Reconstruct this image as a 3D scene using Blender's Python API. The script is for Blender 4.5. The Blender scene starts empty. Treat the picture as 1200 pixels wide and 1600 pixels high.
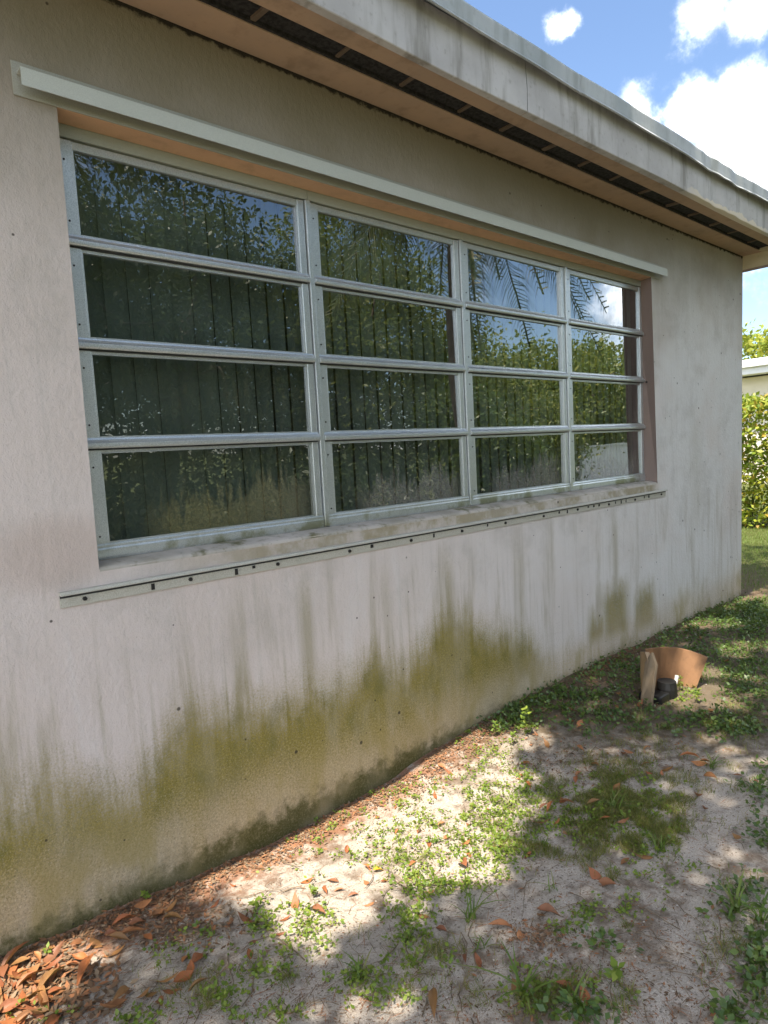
import bpy, bmesh, math, random
import numpy as np
from mathutils import Vector, Matrix

random.seed(7)
rng = np.random.default_rng(11)
S = bpy.context.scene
COL = S.collection

# ------------------------------------------------------------------ camera
CAM = np.array([-0.66328501, -2.05552408, 1.37630574])
FW = np.array([0.65550961, 0.74936365, -0.09360171])
RT = np.array([0.74823273, -0.66124702, -0.05385311])
UP = np.array([0.10224941, 0.03473463, 0.99415218])
FPX = 1008.546                      # focal length in pixels of the 1200x1600 photograph
cd = bpy.data.cameras.new('camera')
cam = bpy.data.objects.new('camera', cd)
COL.objects.link(cam)
cam.matrix_world = Matrix(((RT[0], UP[0], -FW[0], CAM[0]), (RT[1], UP[1], -FW[1], CAM[1]),
                           (RT[2], UP[2], -FW[2], CAM[2]), (0, 0, 0, 1)))
cd.sensor_fit = 'VERTICAL'
cd.sensor_height = 36.0
cd.lens = 36.0 * FPX / 1600.0
cd.clip_start = 0.05
cd.clip_end = 2000
S.camera = cam

# ------------------------------------------------------------------ world, sun, exposure
SUN = Vector((-0.38, -0.108, 0.93)).normalized()      # towards the sun
SKY_STRENGTH = 0.10
world = bpy.data.worlds.new('World')
S.world = world
world.use_nodes = True
S.view_settings.view_transform = 'Standard'
S.view_settings.look = 'None'
S.view_settings.gamma = 1.0
S.view_settings.use_curve_mapping = False
S.view_settings.exposure = 1.8
sl = bpy.data.lights.new('sun', 'SUN')
sl.energy = 3.25
sl.angle = math.radians(0.42)
sl.color = (1.0, 0.90, 0.75)
so = bpy.data.objects.new('sun', sl)
COL.objects.link(so)
so.rotation_euler = SUN.to_track_quat('Z', 'Y').to_euler()
so.location = (-6, -2, 15)


class NT:
    """tiny helper to write node trees"""
    def __init__(self, tree):
        self.t = tree
        tree.nodes.clear()

    def n(self, kind, **kw):
        nd = self.t.nodes.new(kind)
        for k, v in kw.items():
            setattr(nd, k, v)
        return nd

    def put(self, sock, v):
        if isinstance(v, bpy.types.NodeSocket):
            self.t.links.new(v, sock)
        elif v is not None:
            if sock.type == 'RGBA' and len(v) == 3:
                v = (*v, 1)
            sock.default_value = v

    def math(self, op, a, b=None, c=None, clamp=False):
        nd = self.n('ShaderNodeMath', operation=op, use_clamp=clamp)
        for i, v in enumerate((a, b, c)):
            if v is not None:
                self.put(nd.inputs[i], v)
        return nd.outputs[0]

    def vmath(self, op, a, b=None, scale=None):
        nd = self.n('ShaderNodeVectorMath', operation=op)
        self.put(nd.inputs[0], a)
        if b is not None:
            self.put(nd.inputs[1], b)
        if scale is not None:
            self.put(nd.inputs['Scale'], scale)
        return nd.outputs['Value'] if op in ('LENGTH', 'DOT_PRODUCT', 'DISTANCE') else nd.outputs[0]

    def pos(self):
        return self.n('ShaderNodeNewGeometry').outputs['Position']

    def sep(self, v):
        nd = self.n('ShaderNodeSeparateXYZ')
        self.put(nd.inputs[0], v)
        return nd.outputs

    def comb(self, x, y, z):
        nd = self.n('ShaderNodeCombineXYZ')
        for i, v in enumerate((x, y, z)):
            self.put(nd.inputs[i], v)
        return nd.outputs[0]

    def noise(self, vec, scale=5, detail=4, rough=0.55, dist=0.0):
        nd = self.n('ShaderNodeTexNoise')
        self.put(nd.inputs['Vector'], vec)
        self.put(nd.inputs['Scale'], scale)
        self.put(nd.inputs['Detail'], detail)
        self.put(nd.inputs['Roughness'], rough)
        self.put(nd.inputs['Distortion'], dist)
        return nd.outputs[0]

    def smooth(self, v, lo, hi, a=0.0, b=1.0):
        nd = self.n('ShaderNodeMapRange', interpolation_type='SMOOTHSTEP')
        self.put(nd.inputs[0], v)
        for i, x in enumerate((lo, hi, a, b)):
            self.put(nd.inputs[1 + i], x)
        return nd.outputs[0]

    def lin(self, v, lo, hi, a=0.0, b=1.0):
        nd = self.n('ShaderNodeMapRange')
        self.put(nd.inputs[0], v)
        for i, x in enumerate((lo, hi, a, b)):
            self.put(nd.inputs[1 + i], x)
        return nd.outputs[0]

    def mix(self, f, a, b, blend='MIX'):
        nd = self.n('ShaderNodeMix', data_type='RGBA', blend_type=blend)
        self.put(nd.inputs[0], f)
        self.put(nd.inputs[6], a)
        self.put(nd.inputs[7], b)
        return nd.outputs[2]

    def ramp(self, f, stops):
        nd = self.n('ShaderNodeValToRGB')
        self.put(nd.inputs[0], f)
        el = nd.color_ramp.elements
        while len(el) < len(stops):
            el.new(0.5)
        for e, (p, c) in zip(el, stops):
            e.position = p
            e.color = (*c, 1) if not isinstance(c, (int, float)) else (c, c, c, 1)
        return nd.outputs[0]

    def bump(self, h, strength=0.3, dist=0.01):
        nd = self.n('ShaderNodeBump')
        self.put(nd.inputs['Height'], h)
        nd.inputs['Strength'].default_value = strength
        nd.inputs['Distance'].default_value = dist
        return nd.outputs[0]

    def principled(self, color, rough=0.8, metal=0.0, normal=None, spec=0.5):
        nd = self.n('ShaderNodeBsdfPrincipled')
        self.put(nd.inputs['Base Color'], color)
        self.put(nd.inputs['Roughness'], rough)
        self.put(nd.inputs['Metallic'], metal)
        self.put(nd.inputs['Specular IOR Level'], spec)
        if normal is not None:
            self.put(nd.inputs['Normal'], normal)
        return nd.outputs[0]

    def out(self, sh):
        o = self.n('ShaderNodeOutputMaterial')
        self.t.links.new(sh, o.inputs[0])


def mat(name):
    m = bpy.data.materials.new(name)
    m.use_nodes = True
    return m, NT(m.node_tree)


# the sky: a clear Nishita sky with scattered cumulus
def build_world():
    t = NT(world.node_tree)
    sky = t.n('ShaderNodeTexSky', sky_type='NISHITA')
    sky.sun_disc = False
    sky.sun_elevation = math.asin(SUN.z)
    sky.sun_rotation = math.atan2(SUN.x, SUN.y)
    sky.air_density = 1.0
    sky.dust_density = 0.6
    sky.ozone_density = 2.6
    d = t.n('ShaderNodeTexCoord').outputs['Generated']
    n1 = t.n('ShaderNodeTexNoise')
    t.put(n1.inputs['Vector'], d)
    n1.inputs['Scale'].default_value = 9
    n1.inputs['Detail'].default_value = 6
    n1.inputs['Roughness'].default_value = 0.62
    off = t.vmath('SCALE', t.vmath('SUBTRACT', n1.outputs['Color'], (0.5, 0.5, 0.5)), scale=0.075)
    dw = t.vmath('ADD', d, off)
    blobs = [((0.868, 0.326, 0.372), .062), ((0.846, 0.352, 0.388), .040), ((0.893, 0.300, 0.325), .062), ((0.878, 0.345, 0.325), .045),
             ((0.8117, 0.4146, 0.4054), .036), ((0.826, 0.405, 0.385), .030), ((0.817, 0.330, 0.478), .036), ((0.838, 0.290, 0.466), .034),
             ((0.7357, 0.4634, 0.494), .020), ((0.905, 0.26, 0.26), .09), ((0.880, -0.435, 0.185), .085), ((0.90, -0.39, 0.17), .07)]
    acc = None
    for c, r in blobs:
        v = Vector(c).normalized()
        ds = t.vmath('DISTANCE', dw, tuple(v))
        val = t.math('SUBTRACT', 1.0, t.math('DIVIDE', ds, r))
        acc = val if acc is None else t.math('MAXIMUM', acc, val)
    # the same kind of cumulus all over the rest of the sky
    wide = t.math('MULTIPLY', t.math('SUBTRACT', t.noise(t.vmath('ADD', dw, (3.1, 1.7, 0.4)), 2.1, 3, .5), .47), 5.0)
    vs = Vector((0.82, 0.37, 0.44)).normalized()
    here = t.vmath('DISTANCE', d, tuple(vs))
    wide = t.math('SUBTRACT', wide, t.smooth(here, .42, .26, 0, 4))
    acc = t.math('MAXIMUM', acc, wide)
    fine = t.noise(d, 26, 6, 0.62)
    dens = t.math('ADD', acc, t.math('MULTIPLY', t.math('SUBTRACT', fine, 0.5), 1.5))
    mask = t.math('POWER', t.smooth(dens, -0.25, 0.95), 1.8)
    shade = t.smooth(t.noise(dw, 14, 5, .62), 0.30, 0.56, 0.40, 1.0)
    cloud = t.vmath('SCALE', (16.0, 16.0, 16.3), scale=shade)
    col = t.mix(mask, t.vmath('SCALE', sky.outputs[0], scale=.80), cloud)
    bg = t.n('ShaderNodeBackground')
    t.put(bg.inputs[0], col)
    bg.inputs[1].default_value = SKY_STRENGTH
    o = t.n('ShaderNodeOutputWorld')
    t.t.links.new(bg.outputs[0], o.inputs[0])


build_world()


cy = S.cycles
cy.max_bounces = 6
cy.diffuse_bounces = 3
cy.glossy_bounces = 3
cy.transmission_bounces = 3
cy.transparent_max_bounces = 6
cy.caustics_reflective = False
cy.caustics_refractive = False


# ------------------------------------------------------------------ helpers
def hash2(ix, iy, seed):
    v = np.sin(ix * 127.1 + iy * 311.7 + seed * 74.7) * 43758.5453
    return v - np.floor(v)


def vnoise(x, y, seed=0):
    x = np.asarray(x, float)
    y = np.asarray(y, float)
    ix, iy = np.floor(x), np.floor(y)
    fx, fy = x - ix, y - iy
    fx, fy = fx * fx * (3 - 2 * fx), fy * fy * (3 - 2 * fy)
    a, b = hash2(ix, iy, seed), hash2(ix + 1, iy, seed)
    c, d = hash2(ix, iy + 1, seed), hash2(ix + 1, iy + 1, seed)
    return (a * (1 - fx) + b * fx) * (1 - fy) + (c * (1 - fx) + d * fx) * fy


def fbm(x, y, seed=0, o=4):
    s, a = 0, 0.5
    for k in range(o):
        s = s + a * vnoise(np.asarray(x) * 2 ** k, np.asarray(y) * 2 ** k, seed + k)
        a *= .5
    return s


def ground_h(x, y):
    x = np.asarray(x, float)
    y = np.asarray(y, float)
    prof = np.interp(x, [-2, -.45, .1, .5, 1.05, 1.4, 1.7, 2.3, 5, 9, 40], [.02, .01, -.03, -.06, -.06, -.02, .022, .02, .02, .0, 0])
    near = np.exp(-np.maximum(-y, 0) / .5)
    amp = np.exp(-(np.hypot(x - 2, y) / 12) ** 2)
    return prof * near + amp * ((fbm(x * 1.7, y * 1.7, 3) - .47) * .05 + (fbm(x * 9, y * 9, 9, 4) - .46) * .030 * np.exp(-(np.hypot(x - 1, y + 1) / 5) ** 2))


def G(px, py):
    """point of the ground seen at a pixel of the photograph (arrays allowed)"""
    px = np.asarray(px, float)
    py = np.asarray(py, float)
    d = FW + RT * ((px - 600) / FPX)[..., None] + UP * ((800 - py) / FPX)[..., None]
    z = np.zeros(px.shape)
    for _ in range(4):
        P = CAM + d * ((z - CAM[2]) / d[..., 2])[..., None]
        z = ground_h(P[..., 0], P[..., 1])
    P[..., 2] = z
    return P


def in_poly(x, y, poly):
    x = np.asarray(x)
    y = np.asarray(y)
    r = np.zeros(x.shape, bool)
    n = len(poly)
    for i in range(n):
        x0, y0 = poly[i]
        x1, y1 = poly[(i + 1) % n]
        if y0 == y1:
            continue
        c = ((y0 > y) != (y1 > y)) & (x < (x1 - x0) * (y - y0) / (y1 - y0) + x0)
        r ^= c
    return r


def tag(o, label=None, cat=None, group=None, kind=None):
    for k, v in (('label', label), ('category', cat), ('group', group), ('kind', kind)):
        if v:
            o[k] = v
    return o


def empty(name, loc=(0, 0, 0)):
    o = bpy.data.objects.new(name, None)
    o.empty_display_size = .2
    o.location = loc
    COL.objects.link(o)
    return o


def link(name, me, m=None, parent=None, loc=None):
    if m is not None and not me.materials:
        me.materials.append(m)
    o = bpy.data.objects.new(name, me)
    COL.objects.link(o)
    if parent is not None:
        o.parent = parent
    if loc is not None:
        o.location = loc
    return o


def pydata(name, v, f, smooth=False):
    me = bpy.data.meshes.new(name)
    me.from_pydata([tuple(p) for p in v], [], [tuple(q) for q in f])
    me.update()
    if smooth:
        me.polygons.foreach_set('use_smooth', np.ones(len(me.polygons), bool))
    return me


def fast_mesh(name, v, f, smooth=False):
    """v (n,3) array, f (m,k) array with constant k"""
    v = np.asarray(v, np.float32)
    f = np.asarray(f, np.int32)
    k = f.shape[1]
    me = bpy.data.meshes.new(name)
    me.vertices.add(len(v))
    me.vertices.foreach_set('co', v.ravel())
    me.loops.add(f.size)
    me.loops.foreach_set('vertex_index', f.ravel())
    me.polygons.add(len(f))
    me.polygons.foreach_set('loop_start', np.arange(0, f.size, k, dtype=np.int32))
    me.polygons.foreach_set('loop_total', np.full(len(f), k, np.int32))
    if smooth:
        me.polygons.foreach_set('use_smooth', np.ones(len(f), bool))
    me.update(calc_edges=True)
    return me


class MB:
    """collects boxes, prisms and tubes into one mesh"""
    def __init__(self):
        self.v = []
        self.f = []

    def box(self, x0, x1, y0, y1, z0, z1):
        b = len(self.v)
        self.v += [(x, y, z) for z in (z0, z1) for y in (y0, y1) for x in (x0, x1)]
        for q in ((0, 2, 3, 1), (4, 5, 7, 6), (0, 1, 5, 4), (2, 6, 7, 3), (0, 4, 6, 2), (1, 3, 7, 5)):
            self.f.append(tuple(b + i for i in q))
        return self

    def extrude_x(self, prof, x0, x1, cap=True):
        """closed profile of (y,z) extruded along x"""
        b = len(self.v)
        n = len(prof)
        self.v += [(x0, p[0], p[1]) for p in prof] + [(x1, p[0], p[1]) for p in prof]
        for i in range(n):
            j = (i + 1) % n
            self.f.append((b + i, b + j, b + n + j, b + n + i))
        if cap:
            self.f.append(tuple(b + i for i in reversed(range(n))))
            self.f.append(tuple(b + n + i for i in range(n)))
        return self

    def quad(self, *p):
        b = len(self.v)
        self.v += list(p)
        self.f.append(tuple(range(b, b + len(p))))
        return self

    def tube(self, pts, rad, n=8):
        pts = [Vector(p) for p in pts]
        b = len(self.v)
        for i, p in enumerate(pts):
            d = (pts[min(i + 1, len(pts) - 1)] - pts[max(i - 1, 0)]).normalized()
            a = d.orthogonal().normalized() if abs(d.z) > .95 else d.cross(Vector((0, 0, 1))).normalized()
            c = d.cross(a)
            for k in range(n):
                an = 2 * math.pi * k / n
                self.v.append(tuple(p + (a * math.cos(an) + c * math.sin(an)) * rad[i]))
        for i in range(len(pts) - 1):
            for k in range(n):
                q = (k + 1) % n
                self.f.append((b + i * n + k, b + i * n + q, b + (i + 1) * n + q, b + (i + 1) * n + k))
        self.f.append(tuple(b + k for k in reversed(range(n))))
        e = b + (len(pts) - 1) * n
        self.f.append(tuple(e + k for k in range(n)))
        return self

    def mesh(self, name, bevel=0, smooth=False):
        me = pydata(name, self.v, self.f)
        bm = bmesh.new()
        bm.from_mesh(me)
        bmesh.ops.recalc_face_normals(bm, faces=bm.faces)
        if bevel:
            bmesh.ops.bevel(bm, geom=list(bm.edges), offset=bevel, segments=2, affect='EDGES', profile=.5)
        bm.to_mesh(me)
        bm.free()
        if smooth:
            me.polygons.foreach_set('use_smooth', np.ones(len(me.polygons), bool))
        return me

    def build(self, name, m, parent=None, bevel=0, smooth=False):
        return link(name, self.mesh(name, bevel, smooth), m, parent)


# ------------------------------------------------------------------ materials
def wall_material():
    m, t = mat('stained_stucco')
    p = t.pos()
    x, y, z = t.sep(p)
    flat = t.comb(x, 0.0, z)
    big = t.noise(flat, 1.3, 4, .6)
    fine = t.noise(flat, 60, 4, .65)
    grain = t.noise(flat, 240, 2, .6)
    # faded pinkish paint, whitened towards the far corner to stand in for sky light
    right = t.smooth(t.math('ADD', x, t.math('MULTIPLY', t.math('SUBTRACT', big, .5), 3.0)), 0.2, 4.2)
    col = t.mix(right, (.655, .575, .535), (.73, .715, .70))
    col = t.mix(t.smooth(big, .42, .68, 0, .4), col, (.60, .50, .44))
    # weathering streaks that run down from the sill track
    sv = t.comb(t.math('MULTIPLY', x, 8.0), 0.0, t.math('MULTIPLY', z, 1.0))
    streak = t.noise(sv, 1.0, 5, .6, .5)
    sv2 = t.comb(t.math('MULTIPLY', x, 38.0), 0.0, t.math('MULTIPLY', z, 1.1))
    streak2 = t.noise(sv2, 1.0, 3, .6, .2)
    below = t.smooth(z, 1.02, .90)
    gst = t.math('MULTIPLY', t.smooth(streak, .50, .78), t.math('ADD', .12, t.math('MULTIPLY', below, .55)))
    col = t.mix(gst, col, (.38, .33, .25))
    col = t.mix(t.math('MULTIPLY', t.smooth(streak2, .50, .80), .25), col, (.43, .41, .37))
    pale = t.math('MULTIPLY', t.smooth(streak, .47, .30), t.math('MULTIPLY', below, .35))
    col = t.mix(pale, col, (.72, .68, .66))
    # faint olive runs between the damp zone and the sill
    run_ = t.math('MULTIPLY', t.smooth(t.math('ADD', t.math('MULTIPLY', streak, .6), t.math('MULTIPLY', streak2, .4)), .48, .64), t.math('MULTIPLY', t.smooth(z, 1.0, .55), t.smooth(x, 2.9, 1.6, .35, 1.0)))
    col = t.mix(t.math('MULTIPLY', run_, .36), col, (.31, .27, .15))
    # single long run-off marks
    for cx, w, z0, z1, a in ((.705, .035, 1.0, .5, .6), (1.51, .04, .95, .45, .6), (3.03, .035, 1.0, .45, .55), (1.12, .03, .98, .5, .3),
                             (.40, .04, .95, .55, .25), (2.05, .05, .95, .4, .25), (4.2, .10, 1.6, .7, .2)):
        wob = t.math('MULTIPLY', t.math('SUBTRACT', streak2, .5), .05)
        dx = t.math('ABSOLUTE', t.math('SUBTRACT', t.math('ADD', x, wob), cx))
        k = t.math('MULTIPLY', t.smooth(dx, w * 1.7, 0.0), t.math('MULTIPLY', t.smooth(t.math('ADD', z, t.math('MULTIPLY', t.math('SUBTRACT', fine, .5), .2)), z0, z0 - .25), t.smooth(z, z1 - .15, z1 + .1)))
        col = t.mix(t.math('MULTIPLY', k, a), col, (.30, .26, .15))
    # algae: its upper edge follows the damp line of the wall
    heights = [(-4, .45), (-.60, .47), (-.365, .455), (-.264, .474), (-.172, .515), (-.105, .44), (-.012, .39), (.065, .44), (.128, .53), (.198, .565),
               (.291, .56), (.408, .48), (.468, .555), (.574, .51), (.692, .53), (.88, .51), (1.021, .56), (1.12, .50), (1.199, .46),
               (1.284, .55), (1.455, .62), (1.585, .58), (1.70, .54), (1.82, .50), (2.0, .44), (2.135, .38), (2.25, .25), (2.35, .14),
               (2.70, .12), (3.2, .10), (5.2, .06)]
    lo, hi = heights[0][0], heights[-1][0]
    top = t.math('MULTIPLY', t.ramp(t.lin(x, lo, hi), [((a - lo) / (hi - lo), h) for a, h in heights]), 1.0)
    blot = t.noise(t.comb(t.math('MULTIPLY', x, 1.5), 1.0, z), 6.0, 6, .7)
    jag = t.math('ADD', t.math('MULTIPLY', t.math('SUBTRACT', streak2, .5), .13), t.math('ADD', t.math('MULTIPLY', t.math('SUBTRACT', streak, .5), .16), t.math('MULTIPLY', t.math('SUBTRACT', blot, .5), .22)))
    dz = t.math('SUBTRACT', t.math('ADD', top, jag), z)
    speck = t.noise(flat, 130, 3, .7)
    body = t.smooth(t.math('ADD', dz, t.math('MULTIPLY', t.math('SUBTRACT', speck, .5), .30)), -.09, .19)
    patchy = t.smooth(t.noise(t.comb(t.math('MULTIPLY', x, 2.2), 0.0, z), 2.2, 4, .6), .30, .55, .78, 1.0)
    # it thins out again towards the splash zone close to the ground
    thin = t.smooth(t.math('ADD', z, t.math('MULTIPLY', t.math('SUBTRACT', big, .5), .22)), .02, .24, .70, 1.0)
    alg = t.math('MULTIPLY', t.math('MULTIPLY', body, patchy), thin)
    for cx, z0, z1, w in ((3.02, .48, .12, .24), (3.40, .40, .08, .20), (2.80, .34, .14, .14)):
        dx = t.math('ABSOLUTE', t.math('SUBTRACT', x, cx))
        zz = t.math('ADD', z, jag)
        k = t.math('MULTIPLY', t.smooth(dx, w, w * .25), t.math('MULTIPLY', t.smooth(zz, z0 + .06, z0 - .12), t.smooth(z, z1 - .05, z1 + .08)))
        alg = t.math('MAXIMUM', alg, t.math('MULTIPLY', k, t.smooth(speck, .3, .6, .55, .95)))
    acol = t.mix(t.smooth(speck, .3, .7), (.165, .14, .022), (.31, .245, .055))
    acol = t.mix(t.smooth(blot, .46, .66, 0, .65), acol, (.14, .13, .022))
    col = t.mix(t.math('MULTIPLY', alg, t.smooth(grain, .25, .6, .82, 1.0)), col, acol)
    # sand splashed on the foot of the wall
    spl = t.math('MULTIPLY', t.smooth(t.math('ADD', z, t.math('MULTIPLY', t.math('SUBTRACT', fine, .5), .2)), .30, .10), t.smooth(speck, .42, .58))
    col = t.mix(t.smooth(t.math('ADD', z, t.math('MULTIPLY', t.math('SUBTRACT', big, .5), .3)), .30, .10, 0, .30), col, (.50, .39, .25))
    col = t.mix(t.math('MULTIPLY', spl, .42), col, (.56, .44, .30))
    col = t.mix(t.math('MULTIPLY', t.smooth(z, .6, .15, 0, .8), t.smooth(t.noise(flat, 170, 3, .75), .54, .66)), col, (.19, .155, .075))
    col = t.mix(t.math('MULTIPLY', t.smooth(z, .5, .12, 0, .55), t.smooth(t.noise(t.vmath('ADD', flat, (7, 0, 3)), 120, 3, .75), .56, .68)), col, (.66, .55, .42))
    col = t.mix(t.math('MULTIPLY', t.smooth(z, .42, .12), t.smooth(t.noise(t.comb(t.math('MULTIPLY', x, 2.0), 3.3, z), 3.0, 4, .6), .46, .66, 0, .5)), col, (.29, .235, .075))
    # green-black growth at the damp base
    dn = t.noise(flat, 17, 6, .72)
    dk = t.math('MULTIPLY', t.smooth(t.math('ADD', z, t.math('MULTIPLY', t.math('SUBTRACT', dn, .5), .26)), .085, -.01), t.smooth(t.noise(flat, 3.1, 3, .6), .32, .55, .5, 1.0))
    dkx = t.smooth(x, 2.3, 1.2, .45, 1.0)
    col = t.mix(t.math('MULTIPLY', t.math('MULTIPLY', dk, dkx), t.smooth(speck, .25, .55, .6, 1)), col, (.085, .08, .026))
    # dirt and algae on the strip between sill and track
    band = t.math('MULTIPLY', t.math('MULTIPLY', t.smooth(z, 1.0, 1.02), t.smooth(z, 1.075, 1.05)), t.smooth(t.noise(flat, 5, 5, .65), .40, .60, .25, .85))
    band = t.math('MULTIPLY', band, t.math('MULTIPLY', t.smooth(x, -.05, .7), t.smooth(x, 3.66, 3.5)))
    col = t.mix(band, col, (.31, .26, .15))
    # blotchy grey grime and pitted render
    gr = t.noise(t.vmath('ADD', flat, (4.2, 0, 1.1)), 2.6, 6, .68)
    col = t.mix(t.math('MULTIPLY', t.smooth(gr, .46, .70, 0, .42), t.smooth(z, .50, .85, .15, 1.0)), col, (.40, .37, .33))
    pit = t.noise(t.vmath('ADD', flat, (1.2, 0, 8.1)), 75, 4, .75)
    col = t.mix(t.smooth(pit, .60, .74, 0, .16), col, (.30, .27, .23))
    # brownish smear below the left end of the sill
    bl = t.math('ADD', t.math('MULTIPLY', t.math('POWER', t.math('SUBTRACT', x, -.16), 2.0), 14.0), t.math('MULTIPLY', t.math('POWER', t.math('SUBTRACT', z, 1.13), 2.0), 40.0))
    col = t.mix(t.smooth(t.math('ADD', bl, t.math('MULTIPLY', big, .9)), 1.2, .4, 0, .4), col, (.42, .31, .25))
    # mildew film on the upper wall, blotchy
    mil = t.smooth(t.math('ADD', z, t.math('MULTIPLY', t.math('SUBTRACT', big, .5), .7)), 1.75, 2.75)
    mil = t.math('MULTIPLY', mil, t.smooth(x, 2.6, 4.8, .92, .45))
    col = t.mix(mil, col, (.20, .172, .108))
    # specks, nail heads and insect marks
    def dots(scale, lo_, keep, seed):
        vn = t.n('ShaderNodeTexVoronoi')
        t.put(vn.inputs['Vector'], t.vmath('ADD', flat, (seed, 0, seed * 1.7)))
        vn.inputs['Scale'].default_value = scale
        r = t.sep(vn.outputs['Color'])
        return t.math('MULTIPLY', t.smooth(vn.outputs['Distance'], lo_, lo_ * .55), t.math('GREATER_THAN', r[0], keep))
    ds = t.math('MAXIMUM', dots(6.0, .055, .20, 1.3), dots(13.0, .070, .45, 5.1))
    ds = t.math('MAXIMUM', ds, t.math('MULTIPLY', dots(9.0, .085, .35, 9.7), t.math('MULTIPLY', t.smooth(x, 3.9, 4.6), t.smooth(z, .9, 2.3))))
    col = t.mix(t.math('MULTIPLY', ds, .85), col, (.05, .04, .03))
    # black grime in the crack under the soffit
    cr = t.smooth(t.math('ADD', z, t.math('MULTIPLY', t.math('SUBTRACT', t.noise(flat, 26, 4, .7), .5), .055)), 2.757, 2.772)
    col = t.mix(cr, col, (.035, .03, .025))
    h = t.math('ADD', t.math('MULTIPLY', t.noise(t.comb(t.math('MULTIPLY', x, 1.5), 0.0, z), 34, 4, .6), 1.0), t.math('MULTIPLY', grain, .25))
    nb = t.bump(t.math('SUBTRACT', h, t.math('MULTIPLY', t.smooth(pit, .58, .72), .22)), .6, .007)
    t.out(t.principled(col, .92, 0, nb, .15))
    return m


def paint_material(name, c1, c2, stain=None, bumpscale=50, rough=.8, dirt=.35):
    m, t = mat(name)
    p = t.pos()
    x, y, z = t.sep(p)
    n = t.noise(p, 3.0, 5, .6)
    st = t.noise(t.comb(t.math('MULTIPLY', x, 9), t.math('MULTIPLY', y, 9), t.math('MULTIPLY', z, 1.3)), 1.2, 4, .6)
    col = t.mix(t.smooth(n, .35, .65), c1, c2)
    if stain:
        col = t.mix(t.math('MULTIPLY', t.smooth(st, .5, .72), dirt), col, stain)
    f = t.noise(p, bumpscale, 4, .6)
    col = t.mix(t.math('MULTIPLY', t.smooth(f, .55, .8), dirt * .6), col, stain or c2)
    t.out(t.principled(col, rough, 0, t.bump(f, .25, .003), .25))
    return m


def aluminium_material(name, base, dark, rough=.42, metal=.55, algae=0.0):
    m, t = mat(name)
    p = t.pos()
    x, y, z = t.sep(p)
    n = t.noise(p, 420, 2, .7)
    b = t.noise(p, 7, 4, .6)
    col = t.mix(t.smooth(n, .35, .7), base, dark)
    col = t.mix(t.smooth(b, .5, .75, 0, .35), col, dark)
    if algae:
        k = t.math('MULTIPLY', t.smooth(z, 1.15, 1.09), t.smooth(t.noise(p, 5, 5, .65), .48, .62))
        col = t.mix(t.math('MULTIPLY', k, algae), col, (.24, .24, .10))
    r = t.lin(n, .3, .7, rough - .08, rough + .12)
    t.out(t.principled(col, r, metal, t.bump(n, .12, .0006), .4))
    return m


def glass_material():
    m, t = mat('dusty_glass')
    p = t.pos()
    x, y, z = t.sep(p)
    wav = t.noise(p, 2.6, 2, .5)
    nb = t.bump(wav, .10, .006)
    gm = t.n('ShaderNodeNewGeometry')
    cs = t.math('ABSOLUTE', t.vmath('DOT_PRODUCT', gm.outputs['Incoming'], gm.outputs['Normal']))
    # reflective sun-control film: same reflectance from both sides
    refl = t.math('ADD', .15, t.math('MULTIPLY', t.math('POWER', t.math('SUBTRACT', 1.0, cs), 2.0), .85))
    tr = t.n('ShaderNodeBsdfTransparent')
    tr.inputs[0].default_value = (.375, .42, .39, 1)
    gl = t.n('ShaderNodeBsdfGlossy')
    gl.inputs['Roughness'].default_value = 0.0
    gl.inputs['Color'].default_value = (.93, .96, .97, 1)
    t.put(gl.inputs['Normal'], nb)
    mx = t.n('ShaderNodeMixShader')
    t.put(mx.inputs[0], refl)
    t.t.links.new(tr.outputs[0], mx.inputs[1])
    t.t.links.new(gl.outputs[0], mx.inputs[2])
    # dried run-off and algae on the lowest lights
    run = t.noise(t.comb(t.math('MULTIPLY', x, 42), 0.0, t.math('MULTIPLY', z, 6)), 1.0, 5, .7, .4)
    hump = t.noise(t.comb(t.math('MULTIPLY', x, 2.3), 0.0, 0.0), 1.0, 2, .5)
    lim = t.math('ADD', 1.08, t.math('MULTIPLY', hump, .42))
    k = t.smooth(t.math('SUBTRACT', t.math('ADD', lim, t.math('MULTIPLY', t.math('SUBTRACT', run, .5), .42)), z), .0, .09)
    edge = t.smooth(t.math('ABSOLUTE', t.math('SUBTRACT', t.math('FRACT', t.math('DIVIDE', x, .9)), .56)), .44, .26)
    k = t.math('MULTIPLY', t.math('MULTIPLY', k, edge), t.smooth(t.noise(p, 160, 3, .7), .33, .6, .35, 1))
    low = t.smooth(z, 1.42, 1.40)
    k = t.math('MULTIPLY', t.math('MULTIPLY', k, low), .40)
    # faint film of dust everywhere, streaky on the third row
    film = t.math('MULTIPLY', t.smooth(run, .45, .8, .015, .13), t.smooth(z, 1.78, 1.60, .25, 1.0))
    k = t.math('MAXIMUM', k, film)
    vn = t.n('ShaderNodeTexVoronoi')
    t.put(vn.inputs['Vector'], p)
    vn.inputs['Scale'].default_value = 30
    k = t.math('MAXIMUM', k, t.math('MULTIPLY', t.smooth(vn.outputs['Distance'], .06, .03), t.math('MULTIPLY', t.math('GREATER_THAN', t.sep(vn.outputs['Color'])[0], .75), .6)))
    df = t.n('ShaderNodeBsdfDiffuse')
    t.put(df.inputs[0], t.mix(t.smooth(x, .3, 1.6), (.30, .27, .12), (.36, .34, .31)))
    m2 = t.n('ShaderNodeMixShader')
    t.put(m2.inputs[0], k)
    t.t.links.new(mx.outputs[0], m2.inputs[1])
    t.t.links.new(df.outputs[0], m2.inputs[2])
    t.out(m2.outputs[0])
    return m


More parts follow.
